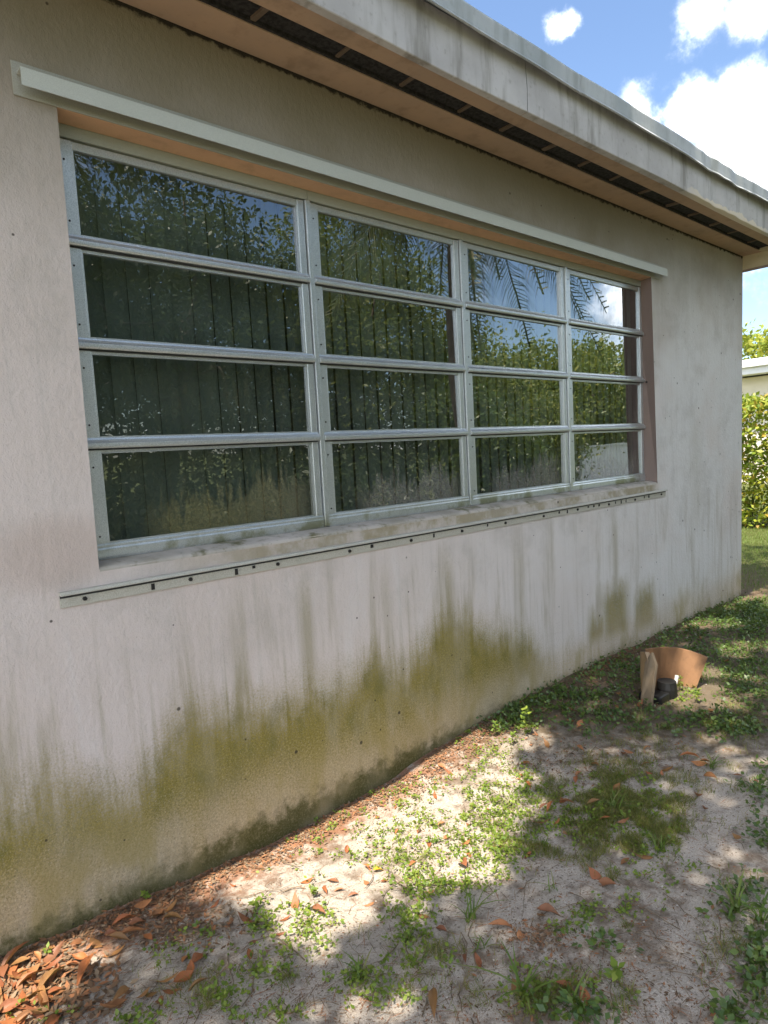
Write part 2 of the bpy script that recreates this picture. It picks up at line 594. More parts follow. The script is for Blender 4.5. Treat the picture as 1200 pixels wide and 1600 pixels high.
def leaf_material(name, stops, rough=.5, trans=.3, spec=.4, objrand=False):
    m, t = mat(name)
    r = t.n('ShaderNodeObjectInfo').outputs['Random'] if objrand else t.n('ShaderNodeNewGeometry').outputs['Random Per Island']
    col = t.ramp(r, stops)
    if objrand:
        p = t.n('ShaderNodeTexCoord').outputs['Object']
        nz = t.noise(t.vmath('ADD', p, t.comb(t.math('MULTIPLY', r, 9.0), 0.0, 0.0)), 55, 4, .6)
        col = t.mix(t.smooth(nz, .5, .75, 0, .6), col, (.13, .055, .02))
    b = t.principled(col, rough, 0, None, spec)
    if trans:
        tl = t.n('ShaderNodeBsdfTranslucent')
        t.put(tl.inputs[0], t.mix(.35, col, (.35, .42, .05)))
        mx = t.n('ShaderNodeMixShader')
        mx.inputs[0].default_value = trans
        t.t.links.new(b, mx.inputs[1])
        t.t.links.new(tl.outputs[0], mx.inputs[2])
        b = mx.outputs[0]
    t.out(b)
    return m


def plain(name, c, rough=.7, metal=0.0, var=.25, scale=20):
    m, t = mat(name)
    n = t.noise(t.pos(), scale, 4, .6)
    d = tuple(v * (1 - var) for v in c)
    t.out(t.principled(t.mix(t.smooth(n, .35, .65), c, d), rough, metal, t.bump(n, .15, .003), .3))
    return m


def ground_material():
    m, t = mat('sandy_soil')
    p = t.pos()
    x, y, z = t.sep(p)
    flat = t.comb(x, y, 0.0)
    big = t.noise(flat, 2.2, 5, .6)
    mid = t.noise(flat, 16, 5, .65)
    fine = t.noise(flat, 150, 4, .7)
    vf = t.noise(flat, 480, 2, .6)
    sand = t.mix(t.smooth(fine, .35, .65), (.57, .505, .435), (.43, .38, .335))
    sand = t.mix(t.smooth(vf, .52, .70, 0, .75), sand, (.19, .155, .13))
    sand = t.mix(t.smooth(mid, .50, .70, 0, .55), sand, (.29, .245, .205))
    dbr = t.n('ShaderNodeTexVoronoi')
    t.put(dbr.inputs['Vector'], t.vmath('ADD', flat, t.vmath('SCALE', t.comb(mid, big, 0.0), scale=.03)))
    dbr.inputs['Scale'].default_value = 95
    dk_ = t.math('MULTIPLY', t.smooth(dbr.outputs['Distance'], .38, .20), t.math('GREATER_THAN', t.sep(dbr.outputs['Color'])[0], .62))
    sand = t.mix(t.math('MULTIPLY', dk_, .6), sand, (.10, .075, .055))
    humus = t.mix(t.smooth(fine, .3, .7), (.13, .095, .065), (.25, .195, .15))
    hm = t.smooth(t.math('ADD', t.math('MULTIPLY', big, .6), t.math('MULTIPLY', mid, .5)), .54, .68, 0, .85)
    col = t.mix(hm, sand, humus)
    # reddish crumbs of old leaves gathered along the wall
    lit = t.math('MULTIPLY', t.smooth(t.math('ADD', y, t.math('MULTIPLY', t.math('SUBTRACT', mid, .5), .22)), -.27, -.06), t.smooth(mid, .34, .52))
    col = t.mix(t.math('MULTIPLY', lit, .8), col, t.mix(fine, (.40, .17, .085), (.24, .11, .06)))
    # shaded lawn soil further on
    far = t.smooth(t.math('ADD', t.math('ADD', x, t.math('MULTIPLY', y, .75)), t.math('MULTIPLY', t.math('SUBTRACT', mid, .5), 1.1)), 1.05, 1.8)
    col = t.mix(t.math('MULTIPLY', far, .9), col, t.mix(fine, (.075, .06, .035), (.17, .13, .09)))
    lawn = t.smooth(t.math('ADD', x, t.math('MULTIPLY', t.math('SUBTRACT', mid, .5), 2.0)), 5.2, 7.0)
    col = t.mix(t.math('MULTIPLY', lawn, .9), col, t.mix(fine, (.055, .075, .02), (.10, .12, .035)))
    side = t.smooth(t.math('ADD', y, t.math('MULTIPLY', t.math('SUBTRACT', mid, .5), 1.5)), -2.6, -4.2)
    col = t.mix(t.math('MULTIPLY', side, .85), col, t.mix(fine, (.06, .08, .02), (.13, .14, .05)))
    h = t.math('ADD', t.math('MULTIPLY', fine, 1.0), t.math('ADD', t.math('MULTIPLY', mid, 2.0), t.math('MULTIPLY', vf, .3)))
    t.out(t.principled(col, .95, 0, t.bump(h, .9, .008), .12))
    return m


M = {}
M['wall'] = wall_material()
M['ground'] = ground_material()
M['peach'] = paint_material('peach_reveal_paint', (.74, .47, .29), (.68, .44, .28), (.35, .22, .13), 60, .85, .3)
M['jamb'] = paint_material('brownish_jamb_paint', (.33, .25, .215), (.29, .225, .20), (.25, .2, .15), 60, .85, .3)
M['sill'] = paint_material('mossy_sill_cement', (.56, .51, .46), (.36, .33, .27), (.14, .135, .06), 45, .9, .95)
M['soffit'] = paint_material('tan_soffit_board', (.52, .36, .25), (.46, .33, .24), (.22, .15, .10), 40, .85, .35)
M['soffit_far'] = paint_material('cream_soffit_board', (.62, .54, .36), (.56, .49, .33), (.3, .25, .16), 40, .85, .3)
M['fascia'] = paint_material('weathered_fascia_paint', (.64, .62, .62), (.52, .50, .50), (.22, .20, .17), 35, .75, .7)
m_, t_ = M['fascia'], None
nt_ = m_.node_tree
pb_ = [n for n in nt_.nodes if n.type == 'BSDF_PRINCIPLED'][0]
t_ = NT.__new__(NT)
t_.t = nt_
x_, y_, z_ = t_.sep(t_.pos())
# cream patches with a wavy top along the lower edge, near the far end
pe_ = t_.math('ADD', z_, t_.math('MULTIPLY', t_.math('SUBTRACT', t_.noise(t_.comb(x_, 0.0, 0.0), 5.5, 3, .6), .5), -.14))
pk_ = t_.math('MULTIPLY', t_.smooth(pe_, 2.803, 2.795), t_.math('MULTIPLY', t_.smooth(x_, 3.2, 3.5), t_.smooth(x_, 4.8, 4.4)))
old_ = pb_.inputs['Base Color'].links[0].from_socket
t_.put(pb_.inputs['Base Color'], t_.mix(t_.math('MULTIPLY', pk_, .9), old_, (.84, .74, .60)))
M['drip'] = paint_material('galvanised_drip_edge', (.55, .58, .60), (.42, .46, .48), (.22, .24, .22), 30, .5, .5)
M['void'] = plain('dark_vent_mesh', (.045, .042, .040), .9, 0, .6, 60)
M['block'] = plain('old_rafter_wood', (.17, .125, .09), .85)
M['alu'] = aluminium_material('mill_aluminium', (.76, .79, .79), (.50, .54, .54), .36, .72, algae=.75)
M['alu_dark'] = aluminium_material('greenish_head_strip', (.40, .42, .36), (.33, .35, .30), .6, .1)
M['track'] = aluminium_material('painted_shutter_track', (.54, .56, .50), (.47, .49, .44), .55, .05)
M['track_plate'] = aluminium_material('dirty_shaded_track_plate', (.40, .40, .34), (.32, .31, .26), .6, .05)  # darkened for dirt and for the shade under the front flange
M['track_low'] = aluminium_material('weathered_sill_track', (.56, .55, .49), (.38, .36, .30), .6, .05)
M['bolt'] = plain('black_bolt', (.03, .028, .026), .5)
M['gap_dark'] = plain('dark_gap', (.05, .05, .05), .8)
M['glass'] = glass_material()
M['blind'] = plain('vinyl_blind', (.62, .66, .62), .6, 0, .12, 4)
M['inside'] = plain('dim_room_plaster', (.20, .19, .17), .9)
M['roof'] = plain('roof_felt', (.35, .34, .33), .9)
M['plywood'] = paint_material('weathered_plywood', (.27, .145, .07), (.21, .115, .06), (.08, .05, .03), 60, .8, .6)
M['board'] = paint_material('grey_weathered_pine', (.46, .31, .17), (.36, .27, .19), (.16, .13, .10), 70, .85, .6)
M['grey_board'] = paint_material('silvered_pine', (.30, .22, .14), (.21, .165, .115), (.09, .07, .05), 70, .85, .6)
M['black'] = plain('black_pipe_and_hollow', (.015, .015, .015), .45)
M['white'] = plain('white_plastic', (.75, .74, .72), .4)
M['dry'] = leaf_material('dry_leaf', [(0, (.24, .085, .04)), (.25, (.42, .15, .055)), (.5, (.31, .11, .05)), (.75, (.27, .12, .065)), (1, (.47, .20, .08))], .55, .12, .35, True)
M['dry_brown'] = leaf_material('dry_brown_leaf', [(0, (.22, .12, .045)), (.5, (.30, .15, .06)), (1, (.20, .075, .04))], .55, .08, .35, True)
M['yellow_leaf'] = leaf_material('yellow_leaf', [(0, (.60, .34, .03)), (1, (.62, .38, .04))], .5, .1, .35, True)
M['crumb'] = leaf_material('leaf_crumbs', [(0, (.09, .06, .04)), (.3, (.19, .11, .06)), (.55, (.36, .16, .075)), (.75, (.17, .13, .09)), (1, (.28, .20, .13))], .8, 0, .2)
M['weed'] = leaf_material('creeping_weed_leaf', [(0, (.10, .17, .02)), (.4, (.19, .27, .035)), (.75, (.26, .32, .05)), (1, (.13, .22, .05))], .5, .35)
M['cover'] = leaf_material('ground_cover_leaf', [(0, (.05, .10, .025)), (.5, (.09, .155, .035)), (.85, (.14, .20, .04)), (1, (.07, .14, .05))], .4, .3, .5)
M['moss'] = leaf_material('fine_grass_blade', [(0, (.10, .13, .025)), (.4, (.17, .20, .035)), (.75, (.24, .22, .06)), (1, (.34, .27, .13))], .6, .35)
M['grass'] = leaf_material('grass_blade', [(0, (.08, .15, .025)), (.5, (.13, .21, .035)), (.85, (.20, .26, .06)), (1, (.30, .26, .13))], .5, .35)
M['lawn'] = leaf_material('lawn_blade', [(0, (.07, .13, .02)), (.5, (.11, .19, .03)), (1, (.20, .24, .06))], .55, .35)
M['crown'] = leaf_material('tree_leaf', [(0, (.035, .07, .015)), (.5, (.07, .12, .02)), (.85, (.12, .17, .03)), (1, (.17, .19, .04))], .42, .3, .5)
M['crown_dark'] = leaf_material('shade_darkened_leaf', [(0, (.022, .045, .012)), (.6, (.045, .075, .016)), (1, (.09, .11, .025))], .42, .2, .5)  # leaf colour darkened to stand in for deep shade opposite the window
M['crown_lit'] = leaf_material('sunlit_tree_leaf', [(0, (.06, .10, .018)), (.5, (.13, .17, .028)), (.85, (.20, .22, .04)), (1, (.27, .26, .06))], .42, .35, .5)  # brighter copy of the leaf, sunlight put into its colour
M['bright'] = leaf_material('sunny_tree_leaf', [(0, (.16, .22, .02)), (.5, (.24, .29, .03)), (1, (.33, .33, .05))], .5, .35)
M['hedge'] = leaf_material('hedge_leaf', [(0, (.10, .17, .02)), (.4, (.22, .29, .03)), (.8, (.36, .38, .045)), (1, (.42, .26, .05))], .45, .3, .4)
M['palm'] = leaf_material('palm_leaf', [(0, (.04, .07, .02)), (.6, (.08, .11, .03)), (1, (.16, .14, .06))], .45, .25, .5)
M['bark'] = plain('grey_bark', (.17, .13, .10), .9, 0, .45, 14)
M['twig'] = plain('dry_twig', (.24, .18, .12), .85, 0, .5, 30)
M['stem'] = plain('green_stem', (.16, .17, .05), .7)
M['n_wall'] = plain('cream_house_wall', (.80, .72, .60), .85, 0, .06, 3)
M['n_trim'] = plain('white_house_trim', (.80, .79, .77), .7, 0, .06, 3)
M['n_roof'] = plain('pale_roof_tiles', (.66, .64, .62), .8, 0, .1, 8)
M['n_glass'] = plain('dark_house_glass', (.06, .07, .08), .1)

# ------------------------------------------------------------------ ground
def build_ground():
    def lines(a, b, step, lo, hi):
        core = list(np.arange(a, b + 1e-6, step))
        s, v, up = step, b, []
        while v < hi:
            s *= 1.22
            v += s
            up.append(v)
        s, v, dn = step, a, []
        while v > lo:
            s *= 1.22
            v -= s
            dn.append(v)
        return np.array(dn[::-1] + core + up)
    xs = lines(-.9, 4.0, .018, -400, 400)
    ys = lines(-2.2, .06, .018, -400, 400)
    X, Y = np.meshgrid(xs, ys)
    Z = ground_h(X, Y)
    n, k = X.shape
    v = np.stack([X, Y, Z], -1).reshape(-1, 3)
    i = np.arange(n * k).reshape(n, k)
    f = np.stack([i[:-1, :-1], i[:-1, 1:], i[1:, 1:], i[1:, :-1]], -1).reshape(-1, 4)
    o = link('ground', fast_mesh('ground', v, f, True), M['ground'])
    tag(o, 'pale sandy yard soil with litter running into a shaded lawn', None, None, 'structure')


build_ground()

# ------------------------------------------------------------------ the house
house = tag(empty('house'), 'pale stucco house with a long awning window, overhanging eave and green algae stains', 'house')
ZS = 2.78                                      # height of the soffit


def corner_x(z):
    return 5.065 + .048 * z / ZS


def build_wall():
    b = MB()
    L, T0, T1 = -5.0, 1.063, 2.412
    lx = lambda z: -.037 + .006 * (z - T0) / (T1 - T0)
    rx = lambda z: 3.604 - .047 * (z - T0) / (T1 - T0)
    b.quad((L, 0, -.4), (lx(T0), 0, -.4), (lx(T0), 0, T0), (lx(T1), 0, T1), (lx(T1), 0, 2.85), (L, 0, 2.85))
    b.quad((lx(T0), 0, -.4), (rx(T0), 0, -.4), (rx(T0), 0, T0), (lx(T0), 0, T0))
    b.quad((lx(T1), 0, T1), (rx(T1), 0, T1), (rx(T1), 0, 2.85), (lx(T1), 0, 2.85))
    b.quad((rx(T0), 0, -.4), (corner_x(-.4), 0, -.4), (corner_x(2.85), 0, 2.85), (rx(T1), 0, 2.85), (rx(T1), 0, T1), (rx(T0), 0, T0))
    # return at the far corner, back and left faces, inner face of the room
    b.quad((corner_x(-.4), 0, -.4), (corner_x(-.4), 7, -.4), (corner_x(2.85), 7, 2.85), (corner_x(2.85), 0, 2.85))
    b.quad((L, 7, -.4), (L, 0, -.4), (L, 0, 2.85), (L, 7, 2.85))
    b.quad((corner_x(-.4), 7, -.4), (L, 7, -.4), (L, 7, 2.85), (corner_x(2.85), 7, 2.85))
    link('wall', pydata('wall', b.v, b.f), M['wall'], house)
    r = MB()
    r.quad((lx(T1), 0, T1), (rx(T1), 0, T1), (3.605, .14, T1), (-.02, .14, T1))
    link('lintel_underside', pydata('lintel_underside', r.v, r.f), M['peach'], house)
    for nm, f_, e in (('window_jamb', rx, 3.606), ('window_jamb', lx, -.02)):
        r = MB().quad((f_(T0), 0, T0), (e, .14, T0), (e, .14, T1), (f_(T1), 0, T1))
        link(nm, pydata(nm, r.v, r.f), M['jamb'], house)
    # cement sill, slightly sloped, with a broken front arris
    n = 150
    xs = np.linspace(lx(T0) + .001, rx(T0) - .001, n)
    v, f = [], []
    for i, x in enumerate(xs):
        j = float(fbm(x * 14, 0, 4)) - .45
        for (yy, zz) in ((.0015, T0 - .012 + .003 * j), (-.002 - .004 * j, T0 - .002 + .006 * j), (.012 + .012 * j, T0 + .006), (.05, T0 + .013 + .004 * j), (.14, T0 + .02)):
            v.append((x, yy, zz))
    for i in range(n - 1):
        for k in range(4):
            a = i * 5 + k
            f.append((a, a + 5, a + 6, a + 1))
    link('sill', pydata('sill', v, f, True), M['sill'], house)
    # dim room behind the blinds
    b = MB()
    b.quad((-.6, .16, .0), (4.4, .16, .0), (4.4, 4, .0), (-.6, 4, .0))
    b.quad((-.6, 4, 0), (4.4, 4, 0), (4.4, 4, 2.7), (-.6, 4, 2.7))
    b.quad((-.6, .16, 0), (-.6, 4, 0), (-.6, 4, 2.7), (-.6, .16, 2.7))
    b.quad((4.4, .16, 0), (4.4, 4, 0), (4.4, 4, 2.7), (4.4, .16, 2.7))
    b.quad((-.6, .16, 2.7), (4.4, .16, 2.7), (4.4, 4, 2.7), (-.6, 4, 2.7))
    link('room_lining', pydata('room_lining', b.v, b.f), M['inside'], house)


build_wall()


def build_window():
    YF = .09
    zr = [2.361, 2.0585, 1.748, 1.4376, 1.083]
    # outer frame: head strip, side bars and sill bar behind the sashes
    b = MB()
    b.box(-.02, 3.606, YF + .012, YF + .05, 2.355, 2.411)
    b.box(-.02, 3.606, YF + .02, YF + .05, 1.078, 1.10)
    win = b.build('window', M['alu_dark'], house, .002)
    win['label'] = 'wide aluminium window of sixteen top-hung lights in four columns'
    # the two head strips that cover the frame, butted above the joints
    for i in range(4):
        MB().box(i * .9 + (.001 if i else -.018), (i + 1) * .9 - .001 + (.005 if i == 3 else 0), YF - .004, YF + .011, 2.374, 2.4115).build('head_strip', M['alu_dark'], win, .0015)
    for i in range(1, 4):
        MB().box(i * .9 - .016, i * .9 + .006, YF - .010, YF + .03, 1.083, 2.372).build('mullion', M['alu'], win, .002)
    for c in range(4):
        x0, x1 = c * .9, (c + 1) * .9
        if c == 0:
            x0 = -.012
        sl, sr = .042, .036
        for r in range(4):
            zt, zb = zr[r], zr[r + 1]
            xa = x0 + (.010 if c else 0)
            xb = x1 - (.020 if c < 3 else -.002)
            jig = random.uniform(-.0015, .0015)
            s = MB()
            th = .022 if r == 0 else .014
            bh = .030 if r < 3 else .046
            y0, y1 = YF + jig, YF + .022 + jig
            zt2 = zt - (.003 if r else -.008)
            s.box(xa, xa + (.036 if c else .040), y0, y1, zb + .002, zt2)
            s.box(xb - .030, xb, y0, y1, zb + .002, zt2)
            s.box(xa + .0362 + (0 if c else .004), xb - .0302, y0 + .004, y1, zt2 - th, zt2)
            sash = s.build('sash', M['alu'], win, .002)
            # bottom rail: a rounded lip that stands proud and laps over the light below
            p = MB()
            o_ = .016 if r < 3 else .006
            prof = [(y1, zb + bh), (y0 - .002, zb + bh), (y0 - .004, zb + bh - .006), (y0 - o_ * .55, zb + bh - .012), (y0 - o_, zb + .012 if r < 3 else zb + bh - .018),
                    (y0 - o_, zb + .002 if r < 3 else zb + .004), (y0 - o_ + .003, zb - .004), (y1, zb - .004)]
            p.extrude_x(prof, xa - .003, xb + .002)
            p.build('sash_rail', M['alu'], win, .0012)
            px0, px1 = xa + (.036 if c else .040), xb - .030
            pz0, pz1 = zb + bh, zt2 - th
            # glazing bead, then the pane
            g = MB()
            w = .0045
            g.box(px0, px0 + w, y0 + .003, y0 + .016, pz0, pz1)
            g.box(px1 - w, px1, y0 + .003, y0 + .016, pz0, pz1)
            g.box(px0 + w, px1 - w, y0 + .003, y0 + .016, pz0, pz0 + w)
            g.box(px0 + w, px1 - w, y0 + .003, y0 + .016, pz1 - w * .6, pz1)
            g.build('glazing_bead', M['alu'], win)
            tl = random.uniform(-.0028, .0028)
            tv = random.uniform(-.0012, .0012)
            yg = y0 + .013
            pane = MB().quad((px0, yg + tl - tv, pz0), (px1, yg - tl - tv, pz0), (px1, yg - tl + tv, pz1), (px0, yg + tl + tv, pz1))
            link('pane', pydata('pane', pane.v, pane.f), M['glass'], win)
            for zz in (zb + .07, zt2 - .06):
                MB().tube([(xa + .014, y0 - .0005, zz), (xa + .014, y0 - .003, zz)], [.0035, .0028], 6).build('screw', M['bolt'], win)
            # dark strip filling the gap under the lip
            if r < 3:
                MB().box(xa + .004, xb - .004, y0 - .003, y0 + .012, zb - .0095, zb - .0045).build('gap_strip', M['gap_dark'], win)
    # pivot pins at the right jamb and mullions
    for i, z in enumerate((2.372, 2.0585, 1.748)):
        MB().tube([(3.592, YF - .028, z - .004), (3.604, YF - .028, z - .004)], [.006, .006], 8).build('pivot_pin', M['bolt'], win)


build_window()


def build_blind():
    root = tag(empty('vertical_blind', (1.8, .185, 1.05)), 'pale vertical blind hanging closed behind the dark window glass', 'blind')
    b = MB().box(-1.85, 1.85, -.02, .02, 1.33, 1.36)
    b.build('head_rail', M['white'], root)
    me = None
    v, f = [], []
    for k in range(7):
        a = k / 6 - .5
        for z in (0, 1.33):
            v.append((a * .089, .006 * math.cos(a * math.pi), z))
    for k in range(6):
        f.append((2 * k, 2 * k + 2, 2 * k + 3, 2 * k + 1))
    me = pydata('slat', v, f, True)
    me.materials.append(M['blind'])
    n = 47
    for i in range(n):
        o = link('slat', me, None, root, (-1.80 + i * 3.6 / (n - 1), random.uniform(-.004, .004), 0))
        o.rotation_euler.z = math.radians(14 + random.uniform(-2.5, 2.5))


build_blind()


def build_tracks():
    # F-shaped shutter track over the window
    p = MB()
    p.box(-.142, 3.668, -.005, -.0005, 2.411, 2.502)
    tr = p.build('shutter_head_track', M['track_plate'], house, .001)
    q = MB()
    q.extrude_x([(-.0055, 2.470), (-.046, 2.470), (-.046, 2.4225), (-.0435, 2.4225), (-.0435, 2.4665), (-.0055, 2.4665)], -.130, 3.690)
    q.build('front_flange', M['track'], tr)
    # lower track with studs
    b = MB()
    b.extrude_x([(-.0008, 1.014), (-.020, 1.014), (-.0235, 1.008), (-.0235, 1.003), (-.020, 1.0025), (-.005, 1.007), (-.005, .996), (-.009, .994), (-.007, .966), (-.0008, .966)], -.158, 3.703)
    lo = b.build('shutter_sill_track', M['track_low'], house, .0008)
    MB().box(-.157, 3.702, -.0088, -.0052, .9945, 1.0035).build('groove_shade', M['gap_dark'], lo)  # dark strip standing in for the shade in the groove under the lip
    xs = [-.089, .248, .590, .93, 1.275, 1.61, 1.94, 2.27, 2.603, 2.95, 3.274, 3.635]
    for x in xs:
        z = .982 + random.uniform(-.002, .002)
        MB().tube([(x, -.004, z), (x, -.015, z)], [.0075, .0065], 6).build('stud', M['bolt'], lo)
    # rusty scraps and drips caught on the track
    for x in (.12, .42, .49, 1.05, 1.42, 1.8, 2.42, 2.5, 2.72, 2.78, 2.84, 3.03, 3.1, 3.16, 3.4, 3.46):
        w = random.uniform(.003, .008)
        MB().box(x - w, x + w, -.0105, -.0078, .970 + random.uniform(0, .012), .992).build('grime_fleck', M['bolt'], lo)


build_tracks()


def build_eave():
    X0, X1 = -5.0, 5.116
    ys_in, ys_out, yf = -.138, -.235, -.343
    b = MB().box(X0, X1, ys_in, -.0005, ZS, ZS + .0165)
    b.build('soffit_board', M['soffit'], house)
    b = MB().box(X0, X1, yf + .014, ys_out, ZS, ZS + .0165)
    b.build('soffit_board', M['soffit'], house)
    # narrow trim strip along the inner edge of the vent slot
    MB().box(X0, 5.04, ys_in - .012, ys_in - .0005, ZS + .004, ZS + .0165).build('vent_edge_strip', M['void'], house)
    # the vent slot: dark mesh with rafter blocks behind it
    v = MB()
    v.box(X0, 5.05, ys_out - .02, ys_in + .02, ZS + .017, ZS + .0195)
    vent = v.build('soffit_vent', M['void'], house)
    x = -4.7
    while x < 5.0:
        w = random.uniform(.006, .013)
        k = random.uniform(-.012, .012)
        z0_ = ZS + .006 + random.uniform(0, .006)
        bb = MB()
        bb.v = [(x + a_ * w + (k if y_ > -.2 else 0), y_, z_) for z_ in (z0_, ZS + .0165) for y_ in (ys_out + .001, ys_in - .013) for a_ in (-1, 1)]
        bb.f = [(0, 2, 3, 1), (4, 5, 7, 6), (0, 1, 5, 4), (2, 6, 7, 3), (0, 4, 6, 2), (1, 3, 7, 5)]
        bb.build('rafter_block', M['block'], vent)
        x += .306 + random.uniform(-.05, .05)
    MB().box(5.05, X1, ys_out + .0005, ys_in - .0005, ZS + .0005, ZS + .0165).build('soffit_board', M['soffit_far'], house)
    # end board that closes the eave at the far corner
    e = MB().box(5.1165, 5.145, yf + .001, 7.0, 2.672, 2.90)
    e.build('end_board', M['soffit_far'], house)
    MB().box(5.112, 5.150, yf + .0, 7.0, 2.660, 2.6715).build('end_board_trim', M['jamb'], house)
    # fascia in butted lengths, the lower edge a little bowed
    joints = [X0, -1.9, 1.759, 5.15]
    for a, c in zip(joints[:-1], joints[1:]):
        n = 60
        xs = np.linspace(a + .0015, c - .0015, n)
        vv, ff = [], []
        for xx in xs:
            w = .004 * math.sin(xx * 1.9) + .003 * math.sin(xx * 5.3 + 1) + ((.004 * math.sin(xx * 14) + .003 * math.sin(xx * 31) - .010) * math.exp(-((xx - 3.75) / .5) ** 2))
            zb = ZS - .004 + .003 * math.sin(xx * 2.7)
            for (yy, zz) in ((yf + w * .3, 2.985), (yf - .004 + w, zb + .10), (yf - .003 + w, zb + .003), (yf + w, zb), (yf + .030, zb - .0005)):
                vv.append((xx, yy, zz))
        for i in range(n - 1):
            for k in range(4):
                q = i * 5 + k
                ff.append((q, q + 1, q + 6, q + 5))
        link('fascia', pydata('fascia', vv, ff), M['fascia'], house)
    # sheet metal drip edge, wavy, lapped at the joints
    joints = [X0, -.6, 2.123, 5.16]
    for s, (a, c) in enumerate(zip(joints[:-1], joints[1:])):
        n = 110
        xs = np.linspace(a, c + .02, n)
        vv, ff = [], []
        for xx in xs:
            pull = math.exp(-((xx - 3.75) / .45) ** 2)
            w = .0025 * math.sin(xx * 3.1 + s) + .002 * math.sin(xx * 9.7) + (.004 * math.sin(xx * 13.0) + .003 * math.sin(xx * 29)) * pull
            yo = yf - .040 + w + .007 * pull - .002 * s
            zb = 2.947 + .004 * math.sin(xx * 1.3 + 1) - .004 * pull
            for (yy, zz) in ((yf + .06, 3.030), (yo - .001, 3.026), (yo - .003, 3.018), (yo, zb + .012), (yo - .007, zb), (yo + .002, zb - .0015)):
                vv.append((xx, yy, zz))
        for i in range(n - 1):
            for k in range(5):
                q = i * 6 + k
                ff.append((q, q + 1, q + 7, q + 6))
        link('drip_edge', pydata('drip_edge', vv, ff), M['drip'], house)
    r = MB()
    r.quad((X0 - .05, yf - .02, 3.024), (5.17, yf - .02, 3.024), (5.17, 3.5, 3.36), (X0 - .05, 3.5, 3.36))
    r.quad((X0 - .05, 3.5, 3.36), (5.17, 3.5, 3.36), (5.17, 7.3, 3.02), (X0 - .05, 7.3, 3.02))
    r.quad((X0, yf + .02, 2.99), (X0, 7, 2.99), (5.14, 7, 2.99), (5.14, yf + .02, 2.99))
    r.quad((5.142, yf, 2.9), (5.142, 7, 2.9), (5.142, 7, 3.03), (5.142, 3.5, 3.35), (5.142, yf, 3.02))
    link('roof', pydata('roof', r.v, r.f), M['roof'], house)


build_eave()

# ------------------------------------------------------------------ foliage helpers
def leaf_quads(P, size, width=.45, up=.5, fold=.0, seed=0, along=None):
    """diamond leaves at points P (n,3); returns verts, faces (two triangles each)"""
    r = np.random.default_rng(seed)
    n = len(P)
    nor = r.normal(size=(n, 3))
    nor /= np.linalg.norm(nor, axis=1)[:, None]
    nor = nor * (1 - up) + np.array([0, 0, 1]) * up
    nor /= np.linalg.norm(nor, axis=1)[:, None]
    a = r.normal(size=(n, 3)) if along is None else along + r.normal(size=(n, 3)) * .3
    d = a - nor * (a * nor).sum(1)[:, None]
    d /= np.linalg.norm(d, axis=1)[:, None]
    s = np.cross(nor, d)
    L = (np.asarray(size) * r.uniform(.65, 1.25, n))[:, None]
    w = L * width * .5
    mid = P + d * L * .45 - nor * L * .08
    v = np.stack([P, mid + s * w + nor * L * .1, P + d * L, mid - s * w + nor * L * .1], 1).reshape(-1, 3)
    b = np.arange(n)[:, None] * 4
    f = np.concatenate([b + [0, 1, 2], b + [0, 2, 3]], 0)
    return v, f


def blades(P, h, w, lean, seed=0, seg=2):
    """curved grass blades rooted at P"""
    r = np.random.default_rng(seed)
    n = len(P)
    an = r.uniform(0, 2 * np.pi, n)
    d = np.stack([np.cos(an), np.sin(an), np.zeros(n)], 1)
    s = np.stack([-np.sin(an), np.cos(an), np.zeros(n)], 1)
    H = np.asarray(h) * r.uniform(.5, 1.25, n)
    Lr = np.asarray(lean) * r.uniform(.3, 1.4, n)
    W = np.asarray(w) * r.uniform(.7, 1.3, n)
    vs = []
    for k in range(seg + 1):
        t = k / seg
        c = P + d * (H * Lr * t ** 1.7)[:, None] + np.array([0, 0, 1]) * (H * (t - .35 * np.minimum(Lr, 1.4) * t ** 2.2))[:, None]
        ww = (W * (1 - t) ** .7 * (.75 + .5 * t))[:, None] if k < seg else np.zeros((n, 1))
        if k < seg:
            vs += [c - s * ww, c + s * ww]
        else:
            vs += [c]
    m = len(vs)
    v = np.stack(vs, 1).reshape(-1, 3)
    b = np.arange(n)[:, None] * m
    fs = []
    for k in range(seg - 1):
        fs += [b + [2 * k, 2 * k + 1, 2 * k + 3], b + [2 * k, 2 * k + 3, 2 * k + 2]]
    fs.append(b + [2 * (seg - 1), 2 * (seg - 1) + 1, 2 * seg])
    return v, np.concatenate(fs, 0)


def crown_points(c, rad, nclump, per, spread, seed, shell=.55):
    r = np.random.default_rng(seed)
    u = r.normal(size=(nclump, 3))
    u /= np.linalg.norm(u, axis=1)[:, None]
    q = u * (shell + (1 - shell) * r.uniform(0, 1, nclump) ** .6)[:, None] * np.asarray(rad)
    q += np.asarray(c)
    P = (q[:, None, :] + r.normal(size=(nclump, per, 3)) * (np.asarray(spread) * r.uniform(.6, 1.3, (nclump, 1, 1)))).reshape(-1, 3)
    return P[P[:, 2] > .05], q


